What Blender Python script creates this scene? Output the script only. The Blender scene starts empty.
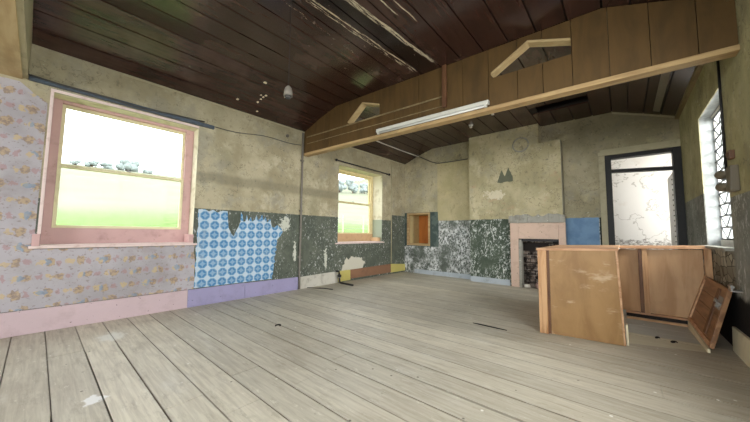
import bpy, bmesh, math, random
from mathutils import Vector, Matrix
random.seed(7)
SC = bpy.context.scene
COL = SC.collection

YR = -5.2                      # end wall behind the camera
# ------------------------------------------------------------------ camera, sky, light, exposure
F_PX, YAW, PITCH, ROLL = 289.346, 0.709718, 0.0752544, 0.010419
CAM = Vector((4.8198, 0.0, 1.10))
cy, sy, cp, sp = math.cos(YAW), math.sin(YAW), math.cos(PITCH), math.sin(PITCH)
Fw = Vector((-sy*cp, cy*cp, sp)); Rt = Vector((cy, sy, 0)); Up = Rt.cross(Fw)
cr, sr = math.cos(ROLL), math.sin(ROLL)
R2 = Rt*cr + Up*sr; U2 = Up*cr - Rt*sr
cd = bpy.data.cameras.new('camera'); cam = bpy.data.objects.new('camera', cd); COL.objects.link(cam)
M = Matrix(((R2.x, U2.x, -Fw.x), (R2.y, U2.y, -Fw.y), (R2.z, U2.z, -Fw.z))).to_4x4()
cam.matrix_world = Matrix.Translation(CAM) @ M
cd.sensor_width = 36; cd.lens = F_PX/750*36; cd.clip_start = 0.05; cd.clip_end = 500
SC.camera = cam

w = bpy.data.worlds.new('sky'); SC.world = w; w.use_nodes = True
bg = w.node_tree.nodes['Background']; bg.inputs[0].default_value = (0.90, 0.96, 1.0, 1); bg.inputs[1].default_value = 5.0

def area(name, loc, rot, sx, sy_, watts, colr=(1, 0.98, 0.94)):
    l = bpy.data.lights.new(name, 'AREA'); l.shape = 'RECTANGLE'; l.size = sx; l.size_y = sy_
    l.energy = watts; l.color = colr
    o = bpy.data.objects.new(name, l); COL.objects.link(o); o.location = loc; o.rotation_euler = rot
    return o
# light through two unseen windows, added behind the camera to brighten the room
area('added_end_daylight', (1.5, YR-.34, 1.85), (math.radians(70), 0, 0), 1.9, 1.9, 130, (0.97, 0.99, 1.0))
area('added_end_daylight', (4.1, YR-.34, 1.85), (math.radians(76), 0, 0), 1.9, 1.9, 215, (0.97, 0.99, 1.0))
# light through an unseen side window, added to even out the room
area('added_side_daylight', (5.604+.36, 1.5, 1.85), (0, math.radians(72), 0), 1.6, 2.2, 85, (0.97, 0.99, 1.0))
# daylight through the window of the room beyond the doorway
area('daylight_next_room', (6.55, 7.85, 1.9), (0, math.radians(90), 0), 1.4, 1.0, 42)
# daylight outside the barred window
area('daylight_barred_window', (7.7, 4.87, 2.3), (0, math.radians(80), 0), 2.4, 2.6, 580)

vs = SC.view_settings
vs.view_transform = 'Standard'; vs.look = 'None'; vs.gamma = 1.0; vs.exposure = 0.2; vs.use_curve_mapping = False

# ------------------------------------------------------------------ constants of the room
D, W, H, HF = 6.94, 5.604, 3.113, 3.42
DADO = 1.44

# ------------------------------------------------------------------ material helper
def srgb(r, g, b):
    f = lambda c: (c/255/12.92) if c/255 <= 0.04045 else ((c/255+0.055)/1.055)**2.4
    return (f(r), f(g), f(b), 1.0)

class Mat:
    def __init__(s, name):
        s.m = bpy.data.materials.new(name); s.m.use_nodes = True
        s.t = s.m.node_tree; s.n = s.t.nodes; s.n.clear()
        s.o = s.n.new('ShaderNodeOutputMaterial'); s.b = s.n.new('ShaderNodeBsdfPrincipled')
        s.t.links.new(s.b.outputs[0], s.o.inputs[0])
        tc = s.n.new('ShaderNodeTexCoord'); s.p = tc.outputs['Object']
        sep = s.n.new('ShaderNodeSeparateXYZ'); s.t.links.new(s.p, sep.inputs[0])
        s.x, s.y, s.z = sep.outputs
    def put(s, sock, v):
        if isinstance(v, bpy.types.NodeSocket): s.t.links.new(v, sock)
        elif v is not None: sock.default_value = v
    def mt(s, op, a, b=None, c=None, clamp=False):
        n = s.n.new('ShaderNodeMath'); n.operation = op; n.use_clamp = clamp
        s.put(n.inputs[0], a)
        if b is not None: s.put(n.inputs[1], b)
        if c is not None: s.put(n.inputs[2], c)
        return n.outputs[0]
    def add(s, a, b): return s.mt('ADD', a, b)
    def sub(s, a, b): return s.mt('SUBTRACT', a, b)
    def mul(s, a, b): return s.mt('MULTIPLY', a, b)
    def mx(s, a, b): return s.mt('MAXIMUM', a, b)
    def mn(s, a, b): return s.mt('MINIMUM', a, b)
    def inv(s, a): return s.mt('SUBTRACT', 1.0, a)
    def step(s, v, lo, hi):
        n = s.n.new('ShaderNodeMapRange'); n.interpolation_type = 'SMOOTHSTEP'
        s.put(n.inputs[0], v)
        if hi >= lo:
            n.inputs[1].default_value = lo; n.inputs[2].default_value = max(hi, lo+1e-5); return n.outputs[0]
        n.inputs[1].default_value = hi; n.inputs[2].default_value = lo
        return s.inv(n.outputs[0])
    def band(s, v, a, b, e=0.01):
        return s.mul(s.step(v, a-e, a+e), s.step(v, b+e, b-e))
    def vec(s, x, y, z):
        n = s.n.new('ShaderNodeCombineXYZ'); s.put(n.inputs[0], x); s.put(n.inputs[1], y); s.put(n.inputs[2], z); return n.outputs[0]
    def scale(s, v, sx, sy, sz, off=(0, 0, 0)):
        n = s.n.new('ShaderNodeMapping'); s.put(n.inputs[0], v); n.inputs['Scale'].default_value = (sx, sy, sz)
        n.inputs['Location'].default_value = off; return n.outputs[0]
    def noise(s, sc=5., det=4., rough=.55, v=None, dist=0.):
        n = s.n.new('ShaderNodeTexNoise'); s.put(n.inputs['Vector'], v if v is not None else s.p)
        n.inputs['Scale'].default_value = sc; n.inputs['Detail'].default_value = det
        n.inputs['Roughness'].default_value = rough; n.inputs['Distortion'].default_value = dist
        return n.outputs[0]
    def voro(s, sc=5., v=None, feature='F1', out='Distance', rnd=1.):
        n = s.n.new('ShaderNodeTexVoronoi'); n.feature = feature; s.put(n.inputs['Vector'], v if v is not None else s.p)
        n.inputs['Scale'].default_value = sc; n.inputs['Randomness'].default_value = rnd
        return n.outputs[out]
    def white(s, v, dim='1D'):
        n = s.n.new('ShaderNodeTexWhiteNoise'); n.noise_dimensions = dim
        s.put(n.inputs['W' if dim == '1D' else 'Vector'], v); return n.outputs[0]
    def mix(s, f, a, b):
        n = s.n.new('ShaderNodeMix'); n.data_type = 'RGBA'
        s.put(n.inputs[0], f); s.put(n.inputs[6], a); s.put(n.inputs[7], b); return n.outputs[2]
    def mulc(s, c, f):
        n = s.n.new('ShaderNodeMix'); n.data_type = 'RGBA'; n.blend_type = 'MULTIPLY'; n.inputs[0].default_value = 1
        s.put(n.inputs[6], c); g = s.vec(f, f, f); s.put(n.inputs[7], g); return n.outputs[2]
    def fin(s, c, rough=.8, bump=None, bs=.3, bd=.01, spec=.3, metal=0.):
        s.put(s.b.inputs['Base Color'], c); s.put(s.b.inputs['Roughness'], rough)
        s.b.inputs['Specular IOR Level'].default_value = spec; s.b.inputs['Metallic'].default_value = metal
        if bump is not None:
            n = s.n.new('ShaderNodeBump'); n.inputs['Strength'].default_value = bs; n.inputs['Distance'].default_value = bd
            s.put(n.inputs['Height'], bump); s.t.links.new(n.outputs[0], s.b.inputs['Normal'])
        return s.m

def painted(name, c, dirt=(90, 80, 68), amt=.5, rough=.6, sc=9., chips=None, spec=.3):
    m = Mat(name); base = srgb(*c)
    n = m.noise(sc, 6, .65); f = m.mul(m.step(n, .48, .75), amt)
    col = m.mix(f, base, srgb(*dirt))
    col = m.mulc(col, m.add(.88, m.mul(m.noise(2.5, 3), .24)))
    if chips:
        k = m.step(m.noise(28, 3, .5), .70, .73); col = m.mix(k, col, srgb(*chips))
    return m.fin(col, rough, m.noise(40, 4), .15, .004, spec)

def woodmat(name, c, dark, axis='z', rough=.55, stretch=14., spec=.35, stain=.35, pale=None):
    m = Mat(name)
    sc = {'x': (1, stretch, stretch), 'y': (stretch, 1, stretch), 'z': (stretch, stretch, 1)}[axis]
    v = m.scale(m.p, *sc)
    g = m.noise(1.6, 6, .6, v, .6)
    col = m.mix(m.step(g, .35, .7), srgb(*c), srgb(*dark))
    st = m.mul(m.step(m.noise(2.2, 4, .6), .5, .75), stain)
    col = m.mix(st, col, srgb(*[int(k*.62) for k in c]))
    if pale:
        pl = m.mul(m.step(m.noise(3.1, 4, .7, m.scale(m.p, 1, 1, 2.5, (3, 1, 2))), .56, .72), .6)
        col = m.mix(pl, col, srgb(*pale))
    return m.fin(col, rough, g, .12, .003, spec)

# ---- floor boards
def m_floor():
    m = Mat('grey_floorboards')
    bi = m.mt('FLOOR', m.mt('DIVIDE', m.sub(m.y, .126), .2265))
    r1 = m.white(bi); r2 = m.white(m.add(bi, 57.3))
    v = m.vec(m.add(m.mul(m.x, 1.1), m.mul(r1, 31.)), m.mul(m.y, 16.), 0.)
    g = m.noise(2.2, 6, .65, v, .4)
    col = m.mix(m.step(g, .3, .72), srgb(212, 205, 186), srgb(184, 176, 158))
    col = m.mulc(col, m.add(.80, m.mul(r2, .30)))
    fe = m.mt('ABSOLUTE', m.sub(m.mt('FRACT', m.mt('DIVIDE', m.sub(m.y, .126), .2265)), .5))
    col = m.mix(m.mul(m.step(m.add(fe, m.mul(m.noise(6, 4, .7), .03)), .47, .505), .48), col, srgb(92, 82, 68))
    big = m.noise(.9, 5, .6)
    col = m.mix(m.mul(m.step(big, .48, .68), .35), col, srgb(150, 138, 118))
    pale = m.mul(m.step(m.noise(1.9, 6, .7, m.scale(m.p, .6, 1.6, 1, (4, 9, 0))), .55, .72), .5)
    col = m.mix(pale, col, srgb(214, 211, 200))
    sc_ = m.step(m.noise(7, 6, .75, m.scale(m.p, .5, 1.6, 1, (2, 2, 0))), .52, .66)
    col = m.mix(m.mul(sc_, .38), col, srgb(146, 136, 116))
    sc2 = m.step(m.noise(11, 6, .8, m.scale(m.p, .5, 2., 1, (8, 3, 0))), .58, .66)
    col = m.mix(m.mul(sc2, .5), col, srgb(226, 222, 208))
    # the browner side of the room towards the bar, scuffed paler near the camera
    col = m.mix(m.mul(m.step(m.add(m.x, m.mul(big, 1.5)), 3.6, 5.8), .35), col, srgb(146, 132, 108))
    # lighter, bluish paint where the bar stood over the boards
    ft = m.mul(m.band(m.x, 4.80, 5.38, .01), m.band(m.sub(m.y, m.mul(m.sub(m.x, 4.8), .36)), 4.02, 5.3, .01))
    col = m.mix(m.mul(ft, .7), col, m.mix(m.step(m.y, 4.45, 4.5), srgb(200, 196, 168), srgb(165, 172, 168)))
    # white paint spill and old white patches
    d = m.mt('SQRT', m.add(m.mt('POWER', m.mul(m.sub(m.x, 2.16), 1.0), 2.), m.mt('POWER', m.mul(m.sub(m.y, .31), 1.2), 2.)))
    sp_ = m.step(m.add(d, m.mul(m.noise(14, 4, .7), .16)), .16, .13)
    col = m.mix(m.mul(sp_, .85), col, srgb(240, 240, 238))
    d2 = m.mt('SQRT', m.add(m.mt('POWER', m.mul(m.sub(m.x, .74), .7), 2.), m.mt('POWER', m.sub(m.y, .57), 2.)))
    col = m.mix(m.mul(m.step(m.add(d2, m.mul(m.noise(12, 4, .7), .22)), .26, .17), .7), col, srgb(228, 228, 220))
    spk = m.mul(m.step(m.voro(9.), .10, .06), m.step(m.noise(3.3, 2), .52, .6))
    col = m.mix(m.mul(spk, .8), col, srgb(70, 62, 52))
    sp2 = m.mul(m.step(m.voro(6.3, m.scale(m.p, 1, 1, 1, (7.7, 3.1, 0))), .07, .05), m.step(m.noise(2.1, 2), .45, .5))
    col = m.mix(m.mul(sp2, .8), col, srgb(232, 230, 222))
    return m.fin(col, m.add(.42, m.mul(m.noise(4, 4), .3)), g, .25, .004, .4)

# ---- ceiling boards
def m_ceil():
    m = Mat('dark_varnished_boards')
    v = m.scale(m.p, 14, 1.2, 14); g = m.noise(1.5, 6, .6, v, .5)
    col = m.mix(m.step(g, .3, .75), srgb(64, 40, 33), srgb(38, 24, 20))
    blot = m.step(m.noise(1.1, 5, .6), .48, .66)
    col = m.mix(m.mul(blot, .35), col, srgb(94, 74, 66))
    # two long strips where the varnish has peeled to pale wood beside a damp, blackened board
    fr = m.mul(m.band(m.y, .2, 3.45, .15), m.band(m.x, 2.2, 3.6, .05))
    damp = m.mul(m.mul(m.band(m.sub(m.x, m.mul(m.y, .06)), 2.47, 2.72, .05), fr), .85)
    col = m.mix(damp, col, srgb(20, 14, 13))
    wob = m.mul(m.sub(m.noise(1.7, 3, .6, m.vec(0., m.y, 0.)), .5), .12)
    rag = m.noise(12, 6, .8, m.scale(m.p, 4., .45, 1))
    tot = None
    for x0, k, wd, hi, ye in ((2.50, .06, .026, .52, 3.45), (2.545, .06, .012, .44, 3.45), (2.80, .09, .030, .46, 3.45), (2.84, .07, .010, .42, 3.3), (3.05, .05, .009, .42, 2.4), (3.16, .03, .008, .42, 2.6), (2.30, -.05, .02, .57, 2.6)):
        b = m.step(m.mt('ABSOLUTE', m.sub(m.add(m.x, m.mul(wob, .5)), m.add(x0, m.mul(m.sub(m.y, 1.7), k)))), wd, wd*.5)
        b = m.mul(m.mul(b, m.step(rag, hi, hi+.05)), m.step(m.y, ye, ye-.1)); tot = b if tot is None else m.mx(tot, b)
    tot = m.mul(tot, fr)
    col = m.mix(tot, col, srgb(196, 184, 158))
    fl = m.mul(m.step(m.noise(20, 4, .7, m.scale(m.p, 1, .6, 1)), .67, .70), m.mul(m.band(m.x, 1.9, 3.0, .2), m.band(m.y, 1.3, 3.3, .3)))
    col = m.mix(m.mul(fl, .6), col, srgb(150, 138, 124))
    return m.fin(col, m.add(.13, m.mul(m.noise(3., 4), .16)), g, .12, .003, .6)

# ---- plaster bits shared by the walls
def plaster_col(m, a=(186, 176, 148), b=(160, 150, 122), c=(205, 196, 170), gry=(150, 147, 134)):
    col = m.mix(m.step(m.noise(1.6, 5, .6), .38, .64), srgb(*a), srgb(*b))
    col = m.mix(m.mul(m.step(m.noise(3.3, 6, .7, m.scale(m.p, 1, 1, 1, (5, 2, 9))), .52, .68), .6), col, srgb(*c))
    col = m.mix(m.mul(m.step(m.noise(2.3, 5, .7, m.scale(m.p, 1, 1, 1, (1, 7, 3))), .5, .66), .6), col, srgb(*gry))
    st = m.step(m.noise(5, 6, .75, m.scale(m.p, 1.2, 1.2, .5, (8, 8, 1))), .62, .70)
    col = m.mix(m.mul(st, .62), col, srgb(96, 92, 76))
    fine = m.step(m.noise(15, 6, .75, m.scale(m.p, 1, 1, .8, (2, 5, 8))), .55, .66)
    col = m.mix(m.mul(fine, .6), col, srgb(118, 112, 92))
    pale = m.step(m.noise(21, 5, .75, m.scale(m.p, 1, 1, 1.2, (9, 1, 4))), .60, .66)
    col = m.mix(m.mul(m.mul(pale, m.step(m.noise(2.7, 3), .4, .6)), .6), col, srgb(220, 214, 192))
    grn = m.step(m.noise(1.3, 5, .65, m.scale(m.p, 1, 1, .6, (6, 6, 2))), .52, .7)
    col = m.mix(m.mul(grn, .4), col, srgb(138, 136, 108))
    ck = m.step(m.mt('ABSOLUTE', m.sub(m.noise(1.3, 5, .6, m.scale(m.p, 1, 1, 1, (4, 4, 4))), .5)), .0035, .001)
    col = m.mix(m.mul(ck, .55), col, srgb(88, 82, 68))
    return col
def _add_vec(s, v): return v
def _noise_vec(s, sc, amt):
    n = s.n.new('ShaderNodeTexNoise'); s.put(n.inputs['Vector'], s.p); n.inputs['Scale'].default_value = sc
    a = s.n.new('ShaderNodeVectorMath'); a.operation = 'MULTIPLY_ADD'
    s.t.links.new(n.outputs[1], a.inputs[0]); a.inputs[1].default_value = (amt,)*3; s.t.links.new(s.p, a.inputs[2]); return a.outputs[0]
Mat.add_vec = _add_vec; Mat.noise_vec = _noise_vec

def dado_col(m, base=(86, 92, 82), base2=(104, 108, 96), flake=(196, 198, 194), amount=.585, stretch=(1, 1, .6)):
    col = m.mix(m.step(m.noise(2.6, 5, .65), .4, .65), srgb(*base), srgb(*base2))
    col = m.mix(m.mul(m.step(m.noise(7, 5, .7), .55, .7), .5), col, srgb(60, 64, 56))
    f1 = m.step(m.noise(13, 6, .75, m.scale(m.p, *stretch)), amount, amount+.05)
    f2 = m.mul(m.step(m.noise(34, 4, .7, m.scale(m.p, 1, 1, .5)), amount, amount+.04), .8)
    f = m.mul(m.mx(f1, f2), m.step(m.noise(2.2, 4, .6, m.scale(m.p, 1, 1, 1, (3, 3, 3))), .36, .56))
    return m.mix(f, col, srgb(*flake)), f

def m_wall_left():
    m = Mat('old_plaster_long_wall')
    up = plaster_col(m)
    # grey band across the upper plaster, which turns duller towards the ceiling
    bn = m.mul(m.band(m.add(m.z, m.mul(m.noise(3, 4), .12)), 1.90, 2.06, .04), m.band(m.y, 1.5, 4.4, .1))
    up = m.mix(m.mul(bn, .5), up, srgb(122, 118, 98))
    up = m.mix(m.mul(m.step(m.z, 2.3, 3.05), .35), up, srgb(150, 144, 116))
    dd, f = dado_col(m)
    ed = m.add(m.mul(m.sub(m.noise(14, 4), .5), .02), m.z)
    hgt = m.add(DADO, m.mul(m.step(m.y, 6.27, 6.28), .15))
    msk = m.step(m.sub(ed, hgt), .006, -.006)
    col = m.mix(msk, up, dd)
    # bare white plaster above the baseboard by the far window
    d = m.mt('SQRT', m.add(m.mt('POWER', m.mul(m.sub(m.y, 4.88), .55), 2.), m.mt('POWER', m.sub(m.z, .34), 2.)))
    pt = m.step(m.add(d, m.mul(m.noise(6, 4, .6), .3)), .36, .34)
    col = m.mix(pt, col, srgb(206, 202, 186))
    for y0, z0, sy_, sz_ in ((3.02, 1.24, .5, .5), (4.02, .55, 1.3, .35), (3.25, .72, 1.5, .35)):
        d = m.mt('SQRT', m.add(m.mt('POWER', m.mul(m.sub(m.y, y0), sy_*1.6), 2.), m.mt('POWER', m.mul(m.sub(m.z, z0), sz_*1.2), 2.)))
        col = m.mix(m.step(m.add(d, m.mul(m.noise(16, 5, .7), .34)), .26, .23), col, srgb(198, 200, 186))
    rv = m.step(m.x, -.004, -.012)           # the window reveals: pale distemper
    rc = m.mix(m.step(m.noise(6, 5), .5, .7), srgb(216, 208, 184), srgb(190, 178, 150))
    rc = m.mix(m.mul(m.step(m.z, 1.452, 1.442), m.step(m.y, 2., 2.1)), rc, srgb(150, 156, 136))
    col = m.mix(rv, col, rc)
    return m.fin(col, .9, m.noise(22, 6, .7), .35, .008, .2)

def m_wall_back():
    m = Mat('old_plaster_fireplace_wall')
    up = plaster_col(m, (184, 174, 146), (160, 152, 124), (200, 190, 150), (158, 154, 140))
    # pale yellow strip by the chimney breast, with its soft lit region painted in
    yl = m.mul(m.band(m.x, 1.06, 1.97, .02), m.band(m.z, 1.45, 2.98, .01))
    up = m.mix(m.mul(yl, .4), up, srgb(204, 188, 138))
    # turns darker brown-grey towards the top of the corner beside the door
    up = m.mix(m.mul(m.mul(m.step(m.x, 3.7, 4.4), m.step(m.z, 2.2, 3.2)), .45), up, srgb(112, 106, 84))
    dd, f = dado_col(m, (84, 90, 82), (104, 110, 102), (214, 216, 214), .50, (1, 1, .8))
    blu = m.mix(m.step(m.noise(5, 4), .4, .65), srgb(128, 160, 192), srgb(112, 144, 178))
    dk = srgb(44, 48, 40)
    low = m.mix(m.band(m.x, 3.9, 4.47, .006), dd, blu)
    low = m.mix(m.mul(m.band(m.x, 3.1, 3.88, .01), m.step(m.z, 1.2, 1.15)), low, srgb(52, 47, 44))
    low = m.mix(m.step(m.x, 4.475, 4.485), low, dk)
    # dark, smooth green strip round the hatch
    hs = m.mul(m.step(m.x, 1.10, 1.08), m.step(m.z, .72, .76))
    low = m.mix(hs, low, m.mix(m.step(m.noise(6, 4), .45, .6), srgb(70, 82, 78), srgb(92, 104, 98)))
    hgt = m.add(1.435, m.mul(m.step(m.x, 1.08, 1.07), .245))
    msk = m.step(m.sub(m.add(m.z, m.mul(m.sub(m.noise(14, 4), .5), .02)), hgt), .006, -.006)
    col = m.mix(msk, up, low)
    return m.fin(col, .9, m.noise(20, 6, .7), .35, .008, .2)

def m_breast():
    m = Mat('old_plaster_chimney_breast')
    up = plaster_col(m, (190, 180, 146), (172, 162, 128), (206, 196, 164), (164, 158, 138))
    pk = m.step(m.noise(2.6, 5, .65, m.scale(m.p, 1, 1, 1, (2, 4, 4))), .55, .68)
    up = m.mix(m.mul(m.mul(pk, m.band(m.z, 1.5, 2.5, .2)), .5), up, srgb(190, 156, 128))
    # worn patch with bare plaster
    d = m.mt('SQRT', m.add(m.mt('POWER', m.mul(m.sub(m.x, 2.62), .9), 2.), m.mt('POWER', m.mul(m.sub(m.z, 1.98), 1.7), 2.)))
    up = m.mix(m.mul(m.step(m.add(d, m.mul(m.noise(11, 5, .75), .7)), .56, .50), .8), up, srgb(222, 214, 190))
    # green flake with two points
    pts = None
    for x0, z0, sl in ((2.80, 2.54, 2.6), (2.94, 2.58, 2.6)):
        t = m.sub(m.sub(z0, m.mul(m.mt('ABSOLUTE', m.sub(m.x, x0)), sl)), m.add(m.z, m.mul(m.sub(m.noise(18, 4), .5), .06)))
        t = m.step(t, 0., .012); pts = t if pts is None else m.mx(pts, t)
    pts = m.mul(pts, m.step(m.add(m.z, m.mul(m.noise(8, 3), .06)), 2.27, 2.29))
    pts = m.mul(pts, m.band(m.x, 2.70, 3.03, .01))
    up = m.mix(m.mul(pts, .9), up, srgb(92, 98, 84))
    dd, f = dado_col(m, (72, 82, 70), (88, 98, 84), (206, 210, 204), .55, (1, 1, .8))
    msk = m.step(m.add(m.z, m.mul(m.sub(m.noise(14, 4), .5), .02)), 1.438, 1.428)
    col = m.mix(msk, up, dd)
    rv = m.step(m.x, 3.922, 3.928)
    col = m.mix(rv, col, srgb(168, 164, 146))
    return m.fin(col, .9, m.noise(20, 6, .7), .35, .008, .2)

def m_wall_right():
    m = Mat('old_plaster_barred_window_wall')
    up = plaster_col(m, (184, 176, 136), (164, 156, 116), (200, 192, 154), (146, 140, 112))
    dd, f = dado_col(m, (122, 122, 114), (146, 146, 136), (184, 184, 176), .56, (1, 1, .5))
    hgt = m.add(1.47, m.mul(m.step(m.y, 4.9, 5.0), .17))
    msk = m.step(m.sub(m.z, hgt), .006, -.006)
    col = m.mix(msk, up, dd)
    # exposed rubble stone below the sill, black where the render has gone
    v = m.scale(m.p, 1, 1, 1.6)
    cell = m.voro(7., v, 'F1', 'Color'); ce = m.voro(7., v, 'DISTANCE_TO_EDGE')
    sepc = m.n.new('ShaderNodeSeparateColor'); m.t.links.new(cell, sepc.inputs[0])
    stn = m.mix(sepc.outputs[0], srgb(104, 98, 82), srgb(176, 170, 150))
    stn = m.mix(m.step(ce, .05, .015), stn, srgb(54, 50, 42))
    rz = m.add(m.z, m.mul(m.noise(5, 4), .2))
    stm = m.mul(m.step(rz, 1.06, 1.03), m.step(m.y, 4.25, 4.4))
    col = m.mix(stm, col, stn)
    blk = m.mul(m.step(rz, .68, .60), m.step(m.y, 3.2, 3.6))
    col = m.mix(blk, col, srgb(24, 22, 20))
    rv = m.step(m.x, 5.608, 5.616)
    col = m.mix(rv, col, m.mix(m.step(m.noise(5, 4), .45, .65), srgb(166, 170, 170), srgb(146, 150, 148)))
    return m.fin(col, .9, m.noise(18, 6, .7), .45, .012, .2)

def m_floral():
    m = Mat('faded_nursery_wallpaper')
    base = m.mix(m.step(m.noise(1.5, 5, .6), .4, .65), srgb(180, 175, 180), srgb(164, 159, 162))
    yw = m.add(m.y, 0.)
    row = m.mt('FLOOR', m.mt('DIVIDE', m.z, 0.165))
    off = m.mul(m.mt('MODULO', row, 2.), .16)
    def lay(cell, rad, seed, colr, ny, nz, keep):
        u = m.mt('DIVIDE', m.add(m.y, m.add(off, seed)), cell); fu = m.sub(m.mt('FRACT', m.add(u, 20.)), .5)
        wv = m.sub(m.mt('FRACT', m.mt('DIVIDE', m.z, 0.165)), .5)
        du = m.mul(m.add(fu, m.mul(m.sub(m.noise(7, 2), .5), .5)), cell*ny); dw = m.mul(m.add(wv, m.mul(m.sub(m.noise(8, 2, .5, m.scale(m.p, 1, 1, 1, (3, 3, 3))), .5), .6)), 0.165*nz)
        d = m.mt('SQRT', m.add(m.mt('POWER', du, 2.), m.mt('POWER', dw, 2.)))
        d = m.add(d, m.mul(m.sub(m.noise(34, 3, .7), .5), .07))
        k = m.mul(m.step(d, rad, rad*.75), keep)
        return k
    col = base
    k = lay(.235, .046, .00, None, 1., .9, .62)
    col = m.mix(k, col, m.mix(m.step(m.noise(30, 3), .45, .55), srgb(186, 156, 100), srgb(140, 112, 76)))
    k = lay(.235, .030, .075, None, 1., .9, .55); col = m.mix(k, col, srgb(204, 176, 110))
    k = lay(.47, .034, .16, None, 1., 1., .6); col = m.mix(k, col, srgb(120, 150, 176))
    k = lay(.235, .026, .155, None, 1.1, .8, .5); col = m.mix(k, col, srgb(168, 122, 118))
    ln = m.mul(m.step(m.noise(30, 3, .6, m.scale(m.p, 1, .9, 1.1)), .61, .64), .5)
    col = m.mix(ln, col, srgb(128, 112, 104))
    # browner streaks scattered over the paper
    col = m.mix(m.mul(m.step(m.noise(2.4, 5, .7, m.scale(m.p, 1, .8, 1.4)), .5, .68), .3), col, srgb(140, 126, 116))
    return m.fin(col, .85, m.noise(16, 5), .25, .006, .2)

def m_tilepaper():
    m = Mat('blue_medallion_wallpaper')
    P_ = .146
    u = m.sub(m.mt('FRACT', m.mt('DIVIDE', m.add(m.y, -1.575), P_)), .5)
    v = m.sub(m.mt('FRACT', m.mt('DIVIDE', m.add(m.z, .05), P_)), .5)
    au, av = m.mt('ABSOLUTE', u), m.mt('ABSOLUTE', v)
    d = m.mx(m.mx(au, av), m.mul(m.add(au, av), .72))
    wh = srgb(190, 206, 218)
    col = m.mix(m.step(d, .47, .44), wh, srgb(118, 162, 194))
    col = m.mix(m.step(d, .38, .35), col, srgb(76, 128, 174))
    col = m.mix(m.step(d, .24, .21), col, srgb(104, 154, 192))
    col = m.mix(m.step(d, .12, .09), col, srgb(88, 142, 184))
    star = m.mul(m.step(m.mul(au, av), .012, .008), m.step(d, .36, .34))
    col = m.mix(m.mul(star, .35), col, wh)
    bars = m.mul(m.mx(m.step(au, .44, .46), m.step(av, .44, .46)), m.step(m.mul(m.sub(.5, au), m.sub(.5, av)), .03, .02))
    col = m.mix(m.mul(bars, .0), col, wh)
    col = m.mix(m.mul(m.step(m.noise(4, 5, .7), .5, .7), .35), col, srgb(180, 188, 188))
    col = m.mulc(col, m.add(.9, m.mul(m.noise(2, 3), .2)))
    return m.fin(col, .7, m.noise(18, 4), .15, .004, .25)

def m_grass():
    m = Mat('hill_grass')
    far = m.step(m.add(m.x, m.mul(m.noise(.06, 3), 5.)), -10.5, -17.)
    g = m.mix(m.step(m.noise(2.5, 6, .7), .35, .65), srgb(86, 108, 56), srgb(106, 122, 74))
    s = m.mix(m.step(m.noise(.5, 5, .6, m.scale(m.p, 1, .3, 1)), .4, .65), srgb(122, 123, 104), srgb(114, 118, 96))
    return m.fin(m.mix(far, g, s), .95, None, spec=.1)
def m_leaf():
    m = Mat('hazed_leaves'); return m.fin(m.mix(m.noise(1.2, 4), srgb(134, 142, 138), srgb(142, 150, 146)), .9, m.noise(4, 5), .8, .3, .1)  # distance haze is put into the pale leaf colour
def m_glass(name='window_glass', tint=(1, 1, 1, 1), gl=.002):
    m = bpy.data.materials.new(name); m.use_nodes = True; t = m.node_tree; t.nodes.clear()
    o = t.nodes.new('ShaderNodeOutputMaterial'); mx = t.nodes.new('ShaderNodeMixShader'); tr = t.nodes.new('ShaderNodeBsdfTransparent')
    g = t.nodes.new('ShaderNodeBsdfGlossy'); g.inputs['Roughness'].default_value = .03; tr.inputs[0].default_value = tint
    mx.inputs[0].default_value = gl; t.links.new(tr.outputs[0], mx.inputs[1]); t.links.new(g.outputs[0], mx.inputs[2]); t.links.new(mx.outputs[0], o.inputs[0])
    return m
def m_brick():
    m = Mat('sooty_brick')
    n = m.n.new('ShaderNodeTexBrick'); v = m.vec(m.add(m.x, m.y), m.z, 0.); m.put(n.inputs['Vector'], v)
    n.inputs['Color1'].default_value = srgb(136, 120, 108); n.inputs['Color2'].default_value = srgb(84, 74, 70); n.inputs['Mortar'].default_value = srgb(150, 142, 132)
    n.inputs['Scale'].default_value = 4.2; n.inputs['Mortar Size'].default_value = .03
    c = m.mix(m.step(m.noise(7, 5, .7), .42, .62), n.outputs[0], srgb(34, 30, 28))
    return m.fin(c, .95, m.noise(14, 5), .6, .02, .1)
def m_nextwall():
    m = Mat('peeling_white_wall')
    e = m.step(m.mt('ABSOLUTE', m.sub(m.noise(1.7, 4, .6), .52)), .012, .004)
    c = m.mix(m.mul(e, .6), srgb(232, 230, 226), srgb(168, 164, 156))
    c = m.mix(m.mul(m.step(m.noise(2.4, 5, .7), .55, .7), .35), c, srgb(206, 196, 184))
    low = m.mul(m.step(m.add(m.z, m.mul(m.noise(5, 5, .7), .3)), 1.16, 1.12), m.step(m.noise(12, 5, .7, m.scale(m.p, 1, 1, 3)), .46, .52))
    c = m.mix(m.mul(low, .8), c, srgb(110, 104, 96))
    return m.fin(c, .85, m.noise(9, 5), .3, .01, .2)

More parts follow.
